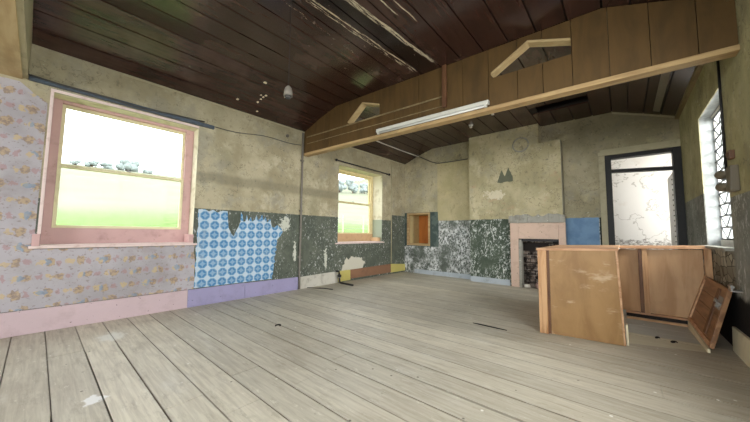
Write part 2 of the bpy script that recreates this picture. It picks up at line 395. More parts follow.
MT = dict(
 floor=m_floor(), ceil=m_ceil(), wl=m_wall_left(), wb=m_wall_back(), br=m_breast(), wr=m_wall_right(),
 floral=m_floral(), tile=m_tilepaper(), grass=m_grass(), leaf=m_leaf(), glass=m_glass(), brick=m_brick(), nextw=m_nextwall(),
 pink=painted('pink_gloss_paint', (200, 164, 160), (156, 124, 116), .5, .5, 7., (170, 140, 128)),
 pinkw=painted('pink_white_edge', (226, 206, 200), (190, 160, 150), .6, .55, 12.),
 pinkb=painted('pink_skirting_paint', (202, 180, 184), (172, 150, 150), .5, .5, 5., (120, 96, 96)),
 lav=painted('lavender_skirting_paint', (158, 152, 186), (134, 128, 150), .5, .5, 6., (110, 104, 120)),
 dwhite=painted('dirty_white_skirting', (202, 198, 186), (140, 134, 118), .7, .6, 8.),
 yellow=painted('yellow_skirting_paint', (196, 184, 108), (160, 148, 92), .5, .5, 8.),
 rust=painted('red_brown_skirting_paint', (142, 106, 82), (112, 86, 70), .6, .5, 9.),
 sash=painted('cream_yellow_sash_paint', (224, 216, 176), (184, 170, 124), .5, .45, 10.),
 sash2=painted('buff_sash_paint', (226, 210, 162), (188, 160, 112), .5, .45, 10.),
 tan=painted('tan_window_board', (204, 170, 130), (170, 134, 98), .5, .5, 9.),
 white=painted('white_paint', (228, 226, 220), (180, 176, 166), .4, .5, 8.),
 cream=painted('cream_board_paint', (212, 202, 170), (170, 156, 126), .5, .6, 6.),
 slate=painted('slate_blue_rail', (78, 88, 98), (52, 56, 60), .5, .5, 8.),
 black=painted('black_iron', (36, 34, 34), (64, 54, 46), .4, .45, 12.),
 blackp=painted('black_door_paint', (26, 26, 24), (48, 44, 40), .5, .5, 10.),
 iron=painted('rusty_grey_pipe', (122, 116, 106), (78, 68, 60), .6, .5, 10.),
 greyc=painted('grey_cable', (70, 70, 68), (96, 92, 86), .4, .6, 10.),
 conduit=painted('cream_conduit', (176, 168, 138), (130, 122, 98), .5, .5, 8.),
 enam=painted('white_enamel', (206, 204, 194), (170, 164, 146), .4, .35, 6., None, .5),
 tube=painted('unlit_tube_glass', (212, 212, 206), (196, 192, 182), .3, .2, 3., None, .5),
 hard=None, beam=None, dark=painted('blackened_board', (34, 28, 24), (50, 42, 36), .4, .7, 8.),
 pinkpl=painted('pink_fireplace_plaster', (204, 178, 160), (160, 138, 122), .6, .85, 5., (120, 110, 100)),
 stone=painted('grey_mantel_stone', (158, 156, 146), (104, 100, 90), .8, .9, 6., (226, 224, 214)),
 rub=painted('sooty_rubble', (132, 120, 110), (70, 62, 56), .8, .95, 9.),
 rubw=painted('pale_rubble', (206, 200, 188), (140, 132, 120), .6, .95, 9.),
 rubr=painted('pinkish_brick_rubble', (156, 128, 118), (100, 84, 78), .7, .95, 8.),
 bluek=painted('pale_blue_skirting', (176, 184, 190), (136, 138, 134), .6, .6, 7., (214, 214, 210)),
 orange=None, hutch=painted('cream_hatch_lining', (200, 184, 136), (160, 140, 96), .4, .6, 6.),
 chrome=None, steel=painted('dull_steel', (150, 148, 142), (110, 104, 96), .5, .35, 10., None, .5),
 taupe=painted('taupe_plastic', (112, 104, 88), (84, 76, 62), .4, .5, 8.),
 lens=painted('grey_lens', (70, 68, 66), (50, 48, 46), .3, .2, 6., None, .5),
 concrete=painted('yard_concrete', (190, 188, 180), (160, 156, 148), .5, .9, 2.),
 flake=painted('pale_flake', (226, 214, 186), (200, 184, 150), .3, .8, 8.),
 gal=painted('white_grille_paint', (116, 120, 122), (96, 98, 98), .5, .5, 9.),
)
MT['hard'] = woodmat('ochre_hardboard', (94, 71, 38), (80, 60, 31), 'z', .6, 5., .3, .35)
MT['beam'] = woodmat('pale_softwood', (190, 162, 116), (156, 126, 86), 'x', .55, 10., .3, .35)
MT['oldbeam'] = woodmat('buff_painted_beam', (186, 164, 122), (164, 138, 94), 'x', .6, 6., .3, .35)
MT['ply'] = woodmat('brown_plywood', (150, 116, 72), (130, 97, 57), 'z', .45, 3.5, .4, .30, (196, 172, 140))
MT['plyin'] = woodmat('pinkish_plywood', (190, 154, 114), (172, 134, 94), 'z', .5, 6., .35, .25)
MT['pine'] = woodmat('worn_pine', (196, 156, 120), (160, 116, 80), 'x', .5, 10., .35, .3)
MT['pinez'] = woodmat('worn_pine_upright', (190, 150, 108), (152, 108, 68), 'z', .5, 12., .35, .3)
MT['redw'] = woodmat('red_brown_door_wood', (158, 118, 82), (112, 78, 50), 'y', .42, 9., .4, .4)
MT['redd'] = woodmat('dark_edge_wood', (112, 78, 52), (84, 54, 34), 'z', .5, 9., .4, .3)
MT['orange'] = woodmat('orange_board', (196, 120, 54), (170, 96, 40), 'z', .45, 4., .4, .2)
MT['trimw'] = woodmat('cornice_wood', (146, 130, 96), (112, 98, 70), 'y', .6, 8., .3, .3)

# ------------------------------------------------------------------ mesh helpers
def hexa(bm, p, mi=0):
    """8 points: bottom 0-3 counter-clockwise, top 4-7"""
    v = [bm.verts.new(q) for q in p]
    for f in ((3, 2, 1, 0), (4, 5, 6, 7), (0, 1, 5, 4), (1, 2, 6, 5), (2, 3, 7, 6), (3, 0, 4, 7)):
        bm.faces.new([v[i] for i in f]).material_index = mi
    return v
def box(bm, x0, x1, y0, y1, z0, z1, mi=0):
    return hexa(bm, [(x0, y0, z0), (x1, y0, z0), (x1, y1, z0), (x0, y1, z0), (x0, y0, z1), (x1, y0, z1), (x1, y1, z1), (x0, y1, z1)], mi)
def tube(bm, pts, r, n=10, cap=True, mi=0):
    pts = [Vector(p) for p in pts]; rings = []
    for i, p in enumerate(pts):
        d = (pts[min(i+1, len(pts)-1)] - pts[max(i-1, 0)]).normalized()
        a = Vector((0, 0, 1)) if abs(d.z) < .9 else Vector((1, 0, 0))
        u = d.cross(a).normalized(); w_ = d.cross(u)
        rr = r[i] if isinstance(r, (list, tuple)) else r
        rings.append([bm.verts.new(p + u*math.cos(2*math.pi*k/n)*rr + w_*math.sin(2*math.pi*k/n)*rr) for k in range(n)])
    for a, b in zip(rings, rings[1:]):
        for k in range(n):
            f = bm.faces.new([a[k], a[(k+1) % n], b[(k+1) % n], b[k]]); f.smooth = True; f.material_index = mi
    if cap:
        bm.faces.new(list(reversed(rings[0]))).material_index = mi; bm.faces.new(rings[-1]).material_index = mi
def prism(bm, poly, ext, mi=0):
    """closed 3-d polygon extruded by a vector"""
    e = Vector(ext); a = [bm.verts.new(p) for p in poly]; b = [bm.verts.new(Vector(p)+e) for p in poly]; n = len(a)
    bm.faces.new(a).material_index = mi; bm.faces.new(list(reversed(b))).material_index = mi
    for i in range(n): bm.faces.new([a[i], b[i], b[(i+1) % n], a[(i+1) % n]]).material_index = mi
def obj(name, bm, mat, parent=None, bevel=0., at=None):
    """links one mesh object; geometry is in room coordinates, the origin is moved to `at` for parts of a thing"""
    bmesh.ops.recalc_face_normals(bm, faces=bm.faces)
    if bevel:
        bmesh.ops.bevel(bm, geom=[e for e in bm.edges if e.is_manifold and len(e.link_faces) == 2 and e.calc_face_angle(0) > .6], offset=bevel, segments=2, affect='EDGES', profile=.6)
    me = bpy.data.meshes.new(name); bm.to_mesh(me); bm.free()
    for k in (mat if isinstance(mat, (list, tuple)) else [mat]): me.materials.append(k)
    o = bpy.data.objects.new(name, me); COL.objects.link(o)
    if parent is not None:
        o.parent = parent
        if parent.type == 'EMPTY' or True: o.matrix_parent_inverse = Matrix.Translation(-world_loc(parent))
    return o
def world_loc(o):
    l = Vector(o.location)
    while o.parent is not None:
        if o.matrix_parent_inverse != Matrix.Identity(4): return Vector((0, 0, 0)) if o.type == 'MESH' else l
        o = o.parent; l += Vector(o.location)
    return l
def thing(name, loc, label=None, cat=None, group=None, kind=None):
    o = bpy.data.objects.new(name, None); COL.objects.link(o); o.location = loc; o.empty_display_size = .1
    return tag(o, label, cat, group, kind)
def tag(o, label=None, cat=None, group=None, kind=None):
    for k, v in (('label', label), ('category', cat), ('group', group), ('kind', kind)):
        if v: o[k] = v
    return o
def struct(name, bm, mat, label=None, cat=None, bevel=0., parent=None):
    o = obj(name, bm, mat, parent, bevel)
    if parent is None: o['kind'] = 'structure'
    return tag(o, label, cat)
B = bmesh.new

# ------------------------------------------------------------------ structure: floor, ceiling, walls
bm = B(); y = .126 - .2265*15
i = 0
while y < D + 2.0:
    y1 = y + .2265
    xs = [0.0]; xx = random.uniform(.8, 3.)
    while xx < W - .5: xs.append(xx); xx += random.uniform(2.2, 3.6)
    xs.append(W)
    for a, b in zip(xs, xs[1:]):
        if y1 < D + .25 and y > YR - .2:
            dz = random.uniform(-.003, 0); g = .0022 + (.006 if abs(y-1.938) < .02 or abs(y1-1.938) < .02 else 0) + (.004 if random.random() < .15 else 0)
            box(bm, a+(.001 if a else 0), b-(.001 if b < W else 0), max(y+g, YR), min(y1-g, D+.2), -.04, dz)
    y = y1
struct('floor', bm, MT['floor'], 'bare grey floorboards running across the room', 'floor')
bm = B(); box(bm, -.35, W+.35, YR-.3, D+.3, -.12, -.045)
struct('floor_subfloor', bm, MT['dark'], 'dark gaps under the floorboards', 'floor')

PROF = [(0, H), (.45, 3.285), (.9, HF), (4.74, HF), (5.17, 3.275), (W, H)]
HX0, HX1, HY0, HY1 = 3.65, 4.45, 5.80, 6.15
bm = B()
def seg_boards(a, b, n, first=False):
    for k in range(n):
        p = Vector((a[0], 0, a[1])).lerp(Vector((b[0], 0, b[1])), k/n); q = Vector((a[0], 0, a[1])).lerp(Vector((b[0], 0, b[1])), (k+1)/n)
        d = (q-p).normalized(); g = .0085; p2 = p + d*g; q2 = q - d*g
        o1, o2 = random.uniform(0, .005), random.uniform(0, .005)
        runs = [(YR, D)] if not (q.x > HX0+.05 and p.x < HX1-.05 and abs(d.z) < .01) else [(YR, HY0), (HY1, D)]
        for ya, yb in runs:
            hexa(bm, [(p2.x, ya, p2.z+o1), (q2.x, ya, q2.z+o2), (q2.x, yb, q2.z+o2), (p2.x, yb, p2.z+o1),
                      (p2.x, ya, p2.z+.02), (q2.x, ya, q2.z+.02), (q2.x, yb, q2.z+.02), (p2.x, yb, p2.z+.02)])
for (a, b), n in zip(zip(PROF, PROF[1:]), (2, 2, 13, 2, 2)): seg_boards(a, b, n)
# backing above the boards, left open at the missing board
def back(bm, xa, za, xb, zb, ya, yb): hexa(bm, [(xa, ya, za), (xb, ya, zb), (xb, yb, zb), (xa, yb, za), (xa, ya, za+.05), (xb, ya, zb+.05), (xb, yb, zb+.05), (xa, yb, za+.05)], 1)
bx = [(PROF[i][0], PROF[i][1]+.021) for i in range(6)]
for a, b in zip(bx, bx[1:]):
    if abs(a[0]-.9) < 1e-6:
        back(bm, .9, a[1], HX0, a[1], YR, D); back(bm, HX1, a[1], 4.74, a[1], YR, D); back(bm, HX0, a[1], HX1, a[1], YR, HY0); back(bm, HX0, a[1], HX1, a[1], HY1, D)
    else: back(bm, a[0], a[1], b[0], b[1], YR, D)
# loft space over the missing board
for q in ((HX0-.3, HX1+.3, HY0-.3, HY1+.3, HF+.62, HF+.66), (HX0-.34, HX0-.3, HY0-.3, HY1+.3, HF+.07, HF+.66), (HX1+.3, HX1+.34, HY0-.3, HY1+.3, HF+.07, HF+.66), (HX0-.34, HX1+.34, HY0-.34, HY0-.3, HF+.07, HF+.66), (HX0-.34, HX1+.34, HY1+.3, HY1+.34, HF+.07, HF+.66)): box(bm, *q, 1)
# pale holes in the varnish by the hanging lampholder
def zc(x):
    for (a, b) in zip(PROF, PROF[1:]):
        if a[0] <= x <= b[0]: return a[1] + (b[1]-a[1])*(x-a[0])/(b[0]-a[0])
for px, py, r in ((.24, 1.95, .017), (.75, 2.13, .018), (.48, 2.21, .014), (.51, 2.28, .016), (.32, 2.24, .015), (.40, 2.25, .013), (.46, 2.26, .015), (.13, 2.33, .014), (.63, 2.55, .014)):
    sl = .39 if px < .45 else .30
    c = [bm.verts.new((px+1.35*r*math.cos(t)*random.uniform(.7, 1.2), py+1.35*r*math.sin(t)*random.uniform(.7, 1.4), 0)) for t in [k*math.pi/4 for k in range(8)]]
    for v in c: v.co.z = zc(v.co.x) - .004
    bm.faces.new(c).material_index = 2
struct('ceiling', bm, [MT['ceil'], MT['dark'], MT['flake']], 'dark brown boarded ceiling with sloping sides and peeling strips', 'ceiling')

W1 = (0.03, 1.50, .92, 2.645); W2 = (4.35, 5.90, .87, 2.625)
ZT = 3.55
bm = B(); T = .38
for y0, y1, z0, z1 in ((YR, W1[0], 0, ZT), (W1[0], W1[1], 0, W1[2]), (W1[0], W1[1], W1[3], ZT), (W1[1], W2[0], 0, ZT), (W2[0], W2[1], 0, W2[2]), (W2[0], W2[1], W2[3], ZT), (W2[1], D+.3, 0, ZT)):
    box(bm, -T, 0, y0, y1, z0-.12*(z0 == 0), z1)
struct('wall_left', bm, MT['wl'], 'long plaster wall with green dado and two sash windows', 'wall')
bm = B(); AX0, AX1, AZ0, AZ1 = .13, .80, .80, 1.63; DX0, DX1, DZ = 4.60, W, 2.60
for x0, x1, z0, z1 in ((0, AX0, 0, ZT), (AX0, AX1, 0, AZ0), (AX0, AX1, AZ1, ZT), (AX1, DX0, 0, ZT), (DX0, W, DZ, ZT)):
    box(bm, x0, x1, D, D+.25, z0-.12*(z0 == 0), z1)
struct('wall_back', bm, MT['wb'], 'end wall with chimney breast, blue patch and open doorway', 'wall')
WR = (4.30, 5.45, .96, 2.60)
bm = B()
for y0, y1, z0, z1 in ((YR, .3, 0, ZT), (.3, 2.7, 0, .96), (.3, 2.7, 2.6, ZT), (2.7, WR[0], 0, ZT), (WR[0], WR[1], 0, WR[2]), (WR[0], WR[1], WR[3], ZT), (WR[1], D+.3, 0, ZT)):
    box(bm, W, W+.30, y0, y1, z0-.12*(z0 == 0), z1)
struct('wall_right', bm, MT['wr'], 'yellow-green plaster wall with the barred window', 'wall')
bm = B()
for x0, x1, z0, z1 in ((0, .55, 0, ZT), (.55, 2.45, 0, .9), (.55, 2.45, 2.8, ZT), (2.45, 3.15, 0, ZT), (3.15, 5.05, 0, .9), (3.15, 5.05, 2.8, ZT), (5.05, W, 0, ZT)):
    box(bm, x0, x1, YR-.3, YR, z0-.12*(z0 == 0), z1)
struct('wall_front', bm, MT['wb'], 'end wall behind the viewer with two added windows', 'wall')

# chimney breast with fireplace opening
YB = D - .25
FX0, FX1, FZ = 3.12, 3.85, 1.01
bm = B()
box(bm, 2.05, FX0, YB, D, 0, 3.0); box(bm, FX1, 3.93, YB, D, 0, 3.0); box(bm, FX0, FX1, YB, D, FZ, 3.0)
box(bm, 2.05, 3.545, YB, D, 3.0, HF-.001)
struct('wall_chimney_breast', bm, MT['br'], 'projecting chimney breast with worn yellow plaster', 'wall')
bm = B(); ring = []
for k in range(26):
    t = 2*math.pi*k/25*.97
    ring.append((3.20+.155*math.cos(t), YB-.002, 3.03+.15*math.sin(t)))
tube(bm, ring, [.012+.006*random.random() for _ in ring], 6)
o = struct('trim_flue_ring', bm, MT['stone'], 'rough ring of mortar where a stove pipe entered', 'trim')

# baseboards along the long wall, each stretch its own board
def board(name, y0, y1, mat, z1a=.25, z1b=.25, th=.028, zb=.0, label=None):
    bm = B(); hexa(bm, [(0, y0, zb), (th, y0, zb), (th, y1, zb), (0, y1, zb), (0, y0, z1a), (th*.8, y0, z1a), (th*.8, y1, z1b), (0, y1, z1b)])
    struct(name, bm, mat, label, 'baseboard', .004)
board('baseboard_left', YR, 1.47, MT['pinkb'], label='pink painted baseboard under the floral wallpaper')
board('baseboard_left', 1.472, 2.30, MT['lav'], label='lavender baseboard, stretch next to the pink board')
board('baseboard_left', 2.305, 3.33, MT['lav'], .245, .235, label='lavender baseboard, stretch ending at the rusty pipe')
board('baseboard_left', 3.37, 4.36, MT['dwhite'], .23, .25, .022, label='dirty white baseboard between the pipe and far window')
board('baseboard_left', 4.37, 4.74, MT['yellow'], .25, .25, .03, .02, label='short yellow baseboard beside the black pipe stub')
board('baseboard_left', 4.742, 6.26, MT['rust'], .25, .27, .03, .05, label='red-brown baseboard below the far window')
board('baseboard_left', 6.265, 6.93, MT['yellow'], .27, .22, .03, .04, label='yellow baseboard running into the far corner')
def bboard(x0, x1, y, z1, mat, name='baseboard_back', label=None):
    bm = B(); hexa(bm, [(x0, y-.03, 0), (x1, y-.03, 0), (x1, y, 0), (x0, y, 0), (x0, y-.022, z1), (x1, y-.022, z1), (x1, y, z1), (x0, y, z1)])
    struct(name, bm, mat, label, 'baseboard', .004)
bboard(.35, 2.04, D, .11, MT['bluek'], label='pale chipped baseboard between the corner and chimney breast')
bboard(2.06, 2.93, YB, .12, MT['bluek'], label='pale blue baseboard on the chimney breast beside fireplace')
bboard(3.94, 4.58, D, .14, MT['blackp'], label='dark baseboard under the blue painted patch')
bm = B(); hexa(bm, [(W-.03, 2.0, 0), (W, 2.0, 0), (W, 4.46, 0), (W-.03, 4.46, 0), (W-.024, 2.0, .26), (W, 2.0, .26), (W, 4.46, .23), (W-.024, 4.46, .23)])
struct('baseboard_right', bm, MT['cream'], 'cream baseboard below the yellow-green plaster', 'baseboard', .004)
# cornice strips
bm = B(); hexa(bm, [(W-.05, YR, H-.04), (W, YR, H-.04), (W, D, H-.04), (W-.05, D, H-.04), (W-.05, YR, H+.015), (W, YR, H-.0), (W, D, H-.0), (W-.05, D, H+.015)])
struct('trim_1', bm, MT['trimw'], 'wooden cornice strip above the barred window', 'trim', .004)
bm = B()
for a, b in zip(PROF[3:], PROF[4:]): hexa(bm, [(a[0], D-.02, a[1]-.03), (b[0], D-.02, b[1]-.03), (b[0], D, b[1]-.03), (a[0], D, a[1]-.03), (a[0], D-.02, a[1]), (b[0], D-.02, b[1]), (b[0], D, b[1]), (a[0], D, a[1])])
struct('trim_2', bm, MT['conduit'], 'thin pale strip between end wall and ceiling over the door', 'trim')
bm = B(); box(bm, 0, .012, .6, D, H-.02, H+.004)
struct('trim_3', bm, MT['conduit'], 'thin pale strip between long wall and ceiling', 'trim')

# ------------------------------------------------------------------ windows
def sash_window(name, wn, xf, frame_w, glass_y, glass_z, meet, mats, label):
    """xf: plane of the frame face (negative, inside the wall)"""
    y0, y1, z0, z1 = wn; fm, sm, bmat, em = mats
    t = thing(name, (xf, (y0+y1)/2, z0), label, 'window', None, 'structure')
    gy0, gy1 = glass_y; gz0, gz1 = glass_z
    bm = B(); s = .034
    box(bm, xf-.08, xf, y0, gy0-s, z0, z1); box(bm, xf-.08, xf, gy1+s, y1, z0, z1); box(bm, xf-.08, xf, gy0-s, gy1+s, gz1+s, z1)
    obj('window_frame', bm, fm, t, .006)
    def sash(za, zb, xo, nm):
        bm = B(); x1_, x0_ = xf-xo, xf-xo-.035
        box(bm, x0_, x1_, gy0-s, gy0, za, zb); box(bm, x0_, x1_, gy1, gy1+s, za, zb)
        box(bm, x0_, x1_, gy0, gy1, za, za+(.04 if za > gz0+.1 else s)); box(bm, x0_, x1_, gy0, gy1, zb-.04, zb)
        so = obj(nm, bm, sm, t, .004)
        bm = B(); box(bm, x0_+.014, x0_+.018, gy0, gy1, za+.03, zb-.03); obj('pane', bm, MT['glass'], so)
        return so
    sash(meet-.02, gz1+s, .045, 'upper_sash'); lo = sash(gz0-s, meet+.02, .006, 'lower_sash')
    for yy in (gy0+(gy1-gy0)*.5,):
        bm = B(); box(bm, xf-.02, xf+.004, yy-.025, yy+.025, meet+.018, meet+.034); tube(bm, [(xf-.008, yy, meet+.03), (xf-.008, yy, meet+.055)], .008, 8); obj('catch', bm, MT['steel'], lo)
    bm = B(); box(bm, xf-.09, xf+.004, y0, y1, z0, gz0-s+.002); obj('apron', bm, bmat, t, .005)
    bm = B(); box(bm, xf-.02, .045, y0+.001, y1-.001, z0+.0005, z0+.012); box(bm, .0005, .045, y0-.08, y1+.05, z0-.028, z0-.0); obj('window_sill', bm, em, t, .006)
    return t
w1 = sash_window('window_1', W1, -.20, .1, (.14, 1.365), (1.152, 2.575), 1.86, (MT['pink'], MT['sash'], MT['pink'], MT['pinkw']), 'pink framed sash window with cream sashes on long wall')
bm = B()
box(bm, 0, .014, .003, .03, 1.05, 2.647)
box(bm, 0, .014, .003, 1.50, 2.648, 2.68)
obj('architrave', bm, MT['pinkw'], w1, .004)
for ya, yb in ((-.03, .03), (1.44, 1.545)):
    bm = B(); box(bm, -.18 if ya > 0 else 0.0, .04, max(ya, W1[0]+.002) if ya > 0 else ya, min(yb, W1[1]-.002) if ya > 0 else .028, .921, 1.05); obj('corner_block', bm, MT['pink'], w1, .004)
w2 = sash_window('window_2', W2, -.33, .1, (4.52, 5.775), (1.10, 2.54), 1.84, (MT['sash2'], MT['sash2'], MT['tan'], MT['pinkw']), 'buff framed sash window near the far corner')
bm = B(); box(bm, -.30, -.05, 5.78, 5.89, .871, .98); obj('corner_block', bm, MT['tan'], w2, .004)

# barred window on the opposite wall
t = thing('window_3', (5.70, 4.87, .96), 'white window with metal security grille behind the bar', 'window', None, 'structure')
bm = B(); xg = 5.725
y0, y1, z0, z1 = WR
box(bm, 5.71, 5.77, y0, y0+.06, z0, z1); box(bm, 5.73, 5.77, y1-.018, y1, z0, z1); box(bm, 5.71, 5.77, y0+.06, y1-.018, z0, z0+.10); box(bm, 5.71, 5.77, y0+.06, y1-.018, z1-.03, z1)
obj('window_frame', bm, MT['white'], t, .004)
bm = B(); box(bm, 5.752, 5.757, y0+.06, y1-.018, z0+.10, z1-.03); obj('pane', bm, MT['glass'], t)
bm = B(); nz = 11; zs = [z0+.11+(z1-z0-.15)*k/nz for k in range(nz+1)]
for k, zz in enumerate(zs):
    tube(bm, [(xg, y0+.05, zz), (xg, y1-.02, zz)], .011, 6)
    if k < nz:
        n = 5; yy = [y0+.06+(y1-y0-.08)*j/n for j in range(n+1)]
        for j in range(n):
            a, b = (zz, zs[k+1]) if j % 2 == 0 else (zs[k+1], zz)
            tube(bm, [(xg+.006, yy[j], a), (xg+.006, yy[j+1], b)], .008, 5)
obj('security_grille', bm, MT['gal'], t)
bm = B(); box(bm, W-.06, 5.71, y0+.001, y1-.001, z0+.0, z0+.03); obj('window_sill', bm, MT['stone'], t, .006)

# unseen end-wall windows added to light the room from behind
for x0, x1 in ((.55, 2.45), (3.15, 5.05)):
    t = thing('window_added_4' if x0 < 1 else 'window_added_5', ((x0+x1)/2, YR, .9), None, None, None, 'structure')
    t['label'] = 'large unseen end window added behind the viewer, ' + ('by the long wall' if x0 < 1 else 'by the barred window wall'); t['category'] = 'window'
    bm = B()
    for a, b in ((x0, x0+.06), (x1-.06, x1), ((x0+x1)/2-.03, (x0+x1)/2+.03)): box(bm, a, b, YR-.12, YR-.06, .9, 2.8)
    for a, b in ((.9, .97), (1.83, 1.88), (2.74, 2.8)): box(bm, x0+.06, x1-.06, YR-.115, YR-.065, a, b)
    obj('window_frame', bm, MT['white'], t)
    bm = B(); box(bm, x0+.05, x1-.05, YR-.092, YR-.088, .95, 2.76); obj('pane', bm, MT['glass'], t)

t = thing('window_added_6', (W+.1, 1.5, .96), 'wide unseen side window added beside the viewer for light', 'window', None, 'structure')  # unseen window added to throw light across the room
bm = B()
for a, b in ((.3, .36), (1.47, 1.53), (2.64, 2.7)): box(bm, W+.10, W+.16, a, b, .96, 2.6)
for a, b in ((.96, 1.02), (1.76, 1.80), (2.55, 2.6)): box(bm, W+.105, W+.155, .36, 2.64, a, b)
obj('window_frame', bm, MT['white'], t)
bm = B(); box(bm, W+.128, W+.132, .35, 2.65, 1.0, 2.57); obj('pane', bm, MT['glass'], t)

# ------------------------------------------------------------------ doorway and the room beyond
t = thing('door_1', (5.1, D, 0), 'black door frame with transom light open to a white room', 'doorway', None, 'structure')
bm = B(); box(bm, DX0, 4.69, D-.02, D+.16, 0, 2.60); box(bm, 5.50, W-.001, D-.03, D+.16, 0, 2.60); box(bm, 4.69, 5.50, D-.01, D+.14, 2.53, 2.60)
obj('door_frame', bm, MT['blackp'], t, .005)
bm = B(); hexa(bm, [(4.69, D-.01, 2.27), (5.5, D-.01, 2.22), (5.5, D+.1, 2.22), (4.69, D+.1, 2.27), (4.69, D-.01, 2.33), (5.5, D-.01, 2.28), (5.5, D+.1, 2.28), (4.69, D+.1, 2.33)]); obj('transom_bar', bm, MT['blackp'], t, .004)
bm = B(); box(bm, 4.50, W-.002, D-.04, D, 2.60, 2.68); box(bm, 4.53, W-.002, D-.025, D, 2.68, 2.72); obj('door_head_moulding', bm, MT['conduit'], t, .006)
bm = B(); box(bm, 4.505, 4.60, D-.022, D, 0, 2.60); obj('architrave', bm, MT['conduit'], t, .006)
bm = B(); box(bm, 5.50, 5.54, D+.17, D+.95, .02, 2.20); lf = obj('door_leaf', bm, MT['white'], t, .004)
bm = B()
for k in range(14): box(bm, 5.488, 5.499, D+.20, D+.24, .9+k*.09, .92+k*.09)
obj('leaf_edge_tacks', bm, MT['iron'], lf)
NY = D + 1.65
bm = B(); box(bm, 3.3, 6.9, NY, NY+.2, -.1, 3.3); struct('wall_next_room', bm, MT['nextw'], 'peeling white wall seen through the doorway', 'wall')
bm = B(); box(bm, 3.1, 3.3, D+.25, NY+.2, -.1, 3.3); struct('wall_next_room_side', bm, MT['nextw'], 'side wall of the white room beyond the doorway', 'wall')
bm = B(); box(bm, 6.9, 7.1, D+.25, NY+.2, -.1, 3.3); struct('wall_next_room_end', bm, MT['nextw'], 'outer wall of the white room beyond the doorway', 'wall')
bm = B(); box(bm, 3.1, 7.1, D+.25, NY+.2, 2.95, 3.05); struct('ceiling_next_room', bm, MT['nextw'], 'pale ceiling of the room beyond the doorway', 'ceiling')
bm = B(); box(bm, 3.1, 7.1, D+.2, NY+.2, -.1, -.005); struct('floor_next_room', bm, MT['concrete'], 'floor of the room beyond the doorway', 'floor')
bm = B(); box(bm, W+.02, 7.1, D+.05, D+.25, -.1, 3.3); struct('wall_next_room_near', bm, MT['nextw'], 'return wall beside the doorway', 'wall')

# hatch recess in the far corner
t = thing('wall_hatch', (.46, D, .8), 'small hatch recess with orange board in the far corner', 'hatch')
bm = B()
for q in ((AX0-.04, AX0+.02, AZ0-.04, AZ1+.04), (AX1-.02, AX1+.035, AZ0-.04, AZ1+.04)): box(bm, q[0], q[1], D-.02, D+.06, q[2], q[3])
box(bm, AX0+.02, AX1-.02, D-.02, D+.06, AZ1-.01, AZ1+.04); box(bm, AX0+.02, AX1-.02, D-.025, D+.06, AZ0-.04, AZ0+.015)
obj('hatch_frame', bm, MT['beam'], t, .004)
bm = B(); box(bm, AX0-.02, AX0+.005, D+.06, D+.60, AZ0, AZ1); box(bm, AX1-.005, AX1+.02, D+.06, D+.60, AZ0, AZ1); box(bm, AX0, AX1, D+.06, D+.60, AZ1-.005, AZ1+.02); box(bm, AX0, AX1, D+.06, D+.60, AZ0-.02, AZ0+.005)
obj('hatch_lining', bm, MT['hutch'], t)
bm = B(); box(bm, AX0-.02, AX1+.02, D+.56, D+.60, AZ0-.02, AZ1+.02); obj('back_board', bm, MT['orange'], t)

# ------------------------------------------------------------------ fireplace
t = thing('fireplace', (3.45, YB, 0), 'pink plaster fireplace with a broken grey stone shelf', 'fireplace')
bm = B(); ys = YB-.06
box(bm, 2.96, FX0, ys, YB, 0, 1.34); box(bm, FX1, 3.97, ys, YB, 0, 1.34); box(bm, FX0, FX1, ys, YB, FZ, 1.34)
obj('surround', bm, MT['pinkpl'], t, .012)
bm = B(); N = 22; top = []
for k in range(N+1):
    x = 2.94 + 1.03*k/N; top.append((x, 1.50 + random.uniform(-.03, .035) + .02*math.sin(k*1.7)))
for (xa, za), (xb, zb) in zip(top, top[1:]):
    yf = YB - .075 - random.uniform(0, .03)
    hexa(bm, [(xa, yf, 1.34), (xb, yf, 1.34), (xb, YB, 1.34), (xa, YB, 1.34), (xa, yf+.02, za), (xb, yf+.02, zb), (xb, YB, zb), (xa, YB, za)])
obj('stone_shelf', bm, MT['stone'], t, .004)
bm = B(); box(bm, FX0-.06, FX0, YB+.02, D+.30, 0, FZ+.3); box(bm, FX1, FX1+.06, YB+.02, D+.30, 0, FZ+.3); box(bm, FX0-.06, FX1+.06, D+.24, D+.30, 0, FZ+.3)
# firebox lives inside the breast depth only; its back is the wall face
bm.free(); bm = B()
nb = 7
for r in range(12):
    off = .5*(r % 2)
    for c in range(-1, 5):
        x0 = FX0 + (c+off)*.17; x1 = x0 + .155
        x0, x1 = max(x0, FX0+.002), min(x1, FX1-.002)
        if x1-x0 < .02 or (r > 8 and random.random() < .35): continue
        box(bm, x0, x1, D-.03-random.uniform(0, .03), D-.004, .005+r*.084, .005+r*.084+.07)
obj('firebox_brickwork', bm, MT['brick'], t, .006)
bm = B(); box(bm, FX0+.0, FX0+.055, YB-.055, YB+.1, .0, FZ-.02); obj('jamb', bm, MT['stone'], t, .008)
bm = B(); box(bm, FX0, FX1, YB-.03, YB+.0, FZ-.05, FZ-.0); obj('lintel_bar', bm, MT['black'], t)
RUB = []
def rubble(name, x, y, r, mat, label, seed, z=0.):
    rr = random.Random(seed); bm = B(); bmesh.ops.create_icosphere(bm, subdivisions=2, radius=r)
    for v in bm.verts:
        k = 1 + rr.uniform(-.16, .16); v.co = Vector((v.co.x*k*1.15, v.co.y*k*.9, max(v.co.z*k*.8, -r*.62)))
    zm = min(v.co.z for v in bm.verts)
    for v in bm.verts: v.co += Vector((x, y, z - zm))
    o = obj(name, bm, mat); tag(o, label, 'rubble', 'rubble in the fireplace', 'thing'); return o
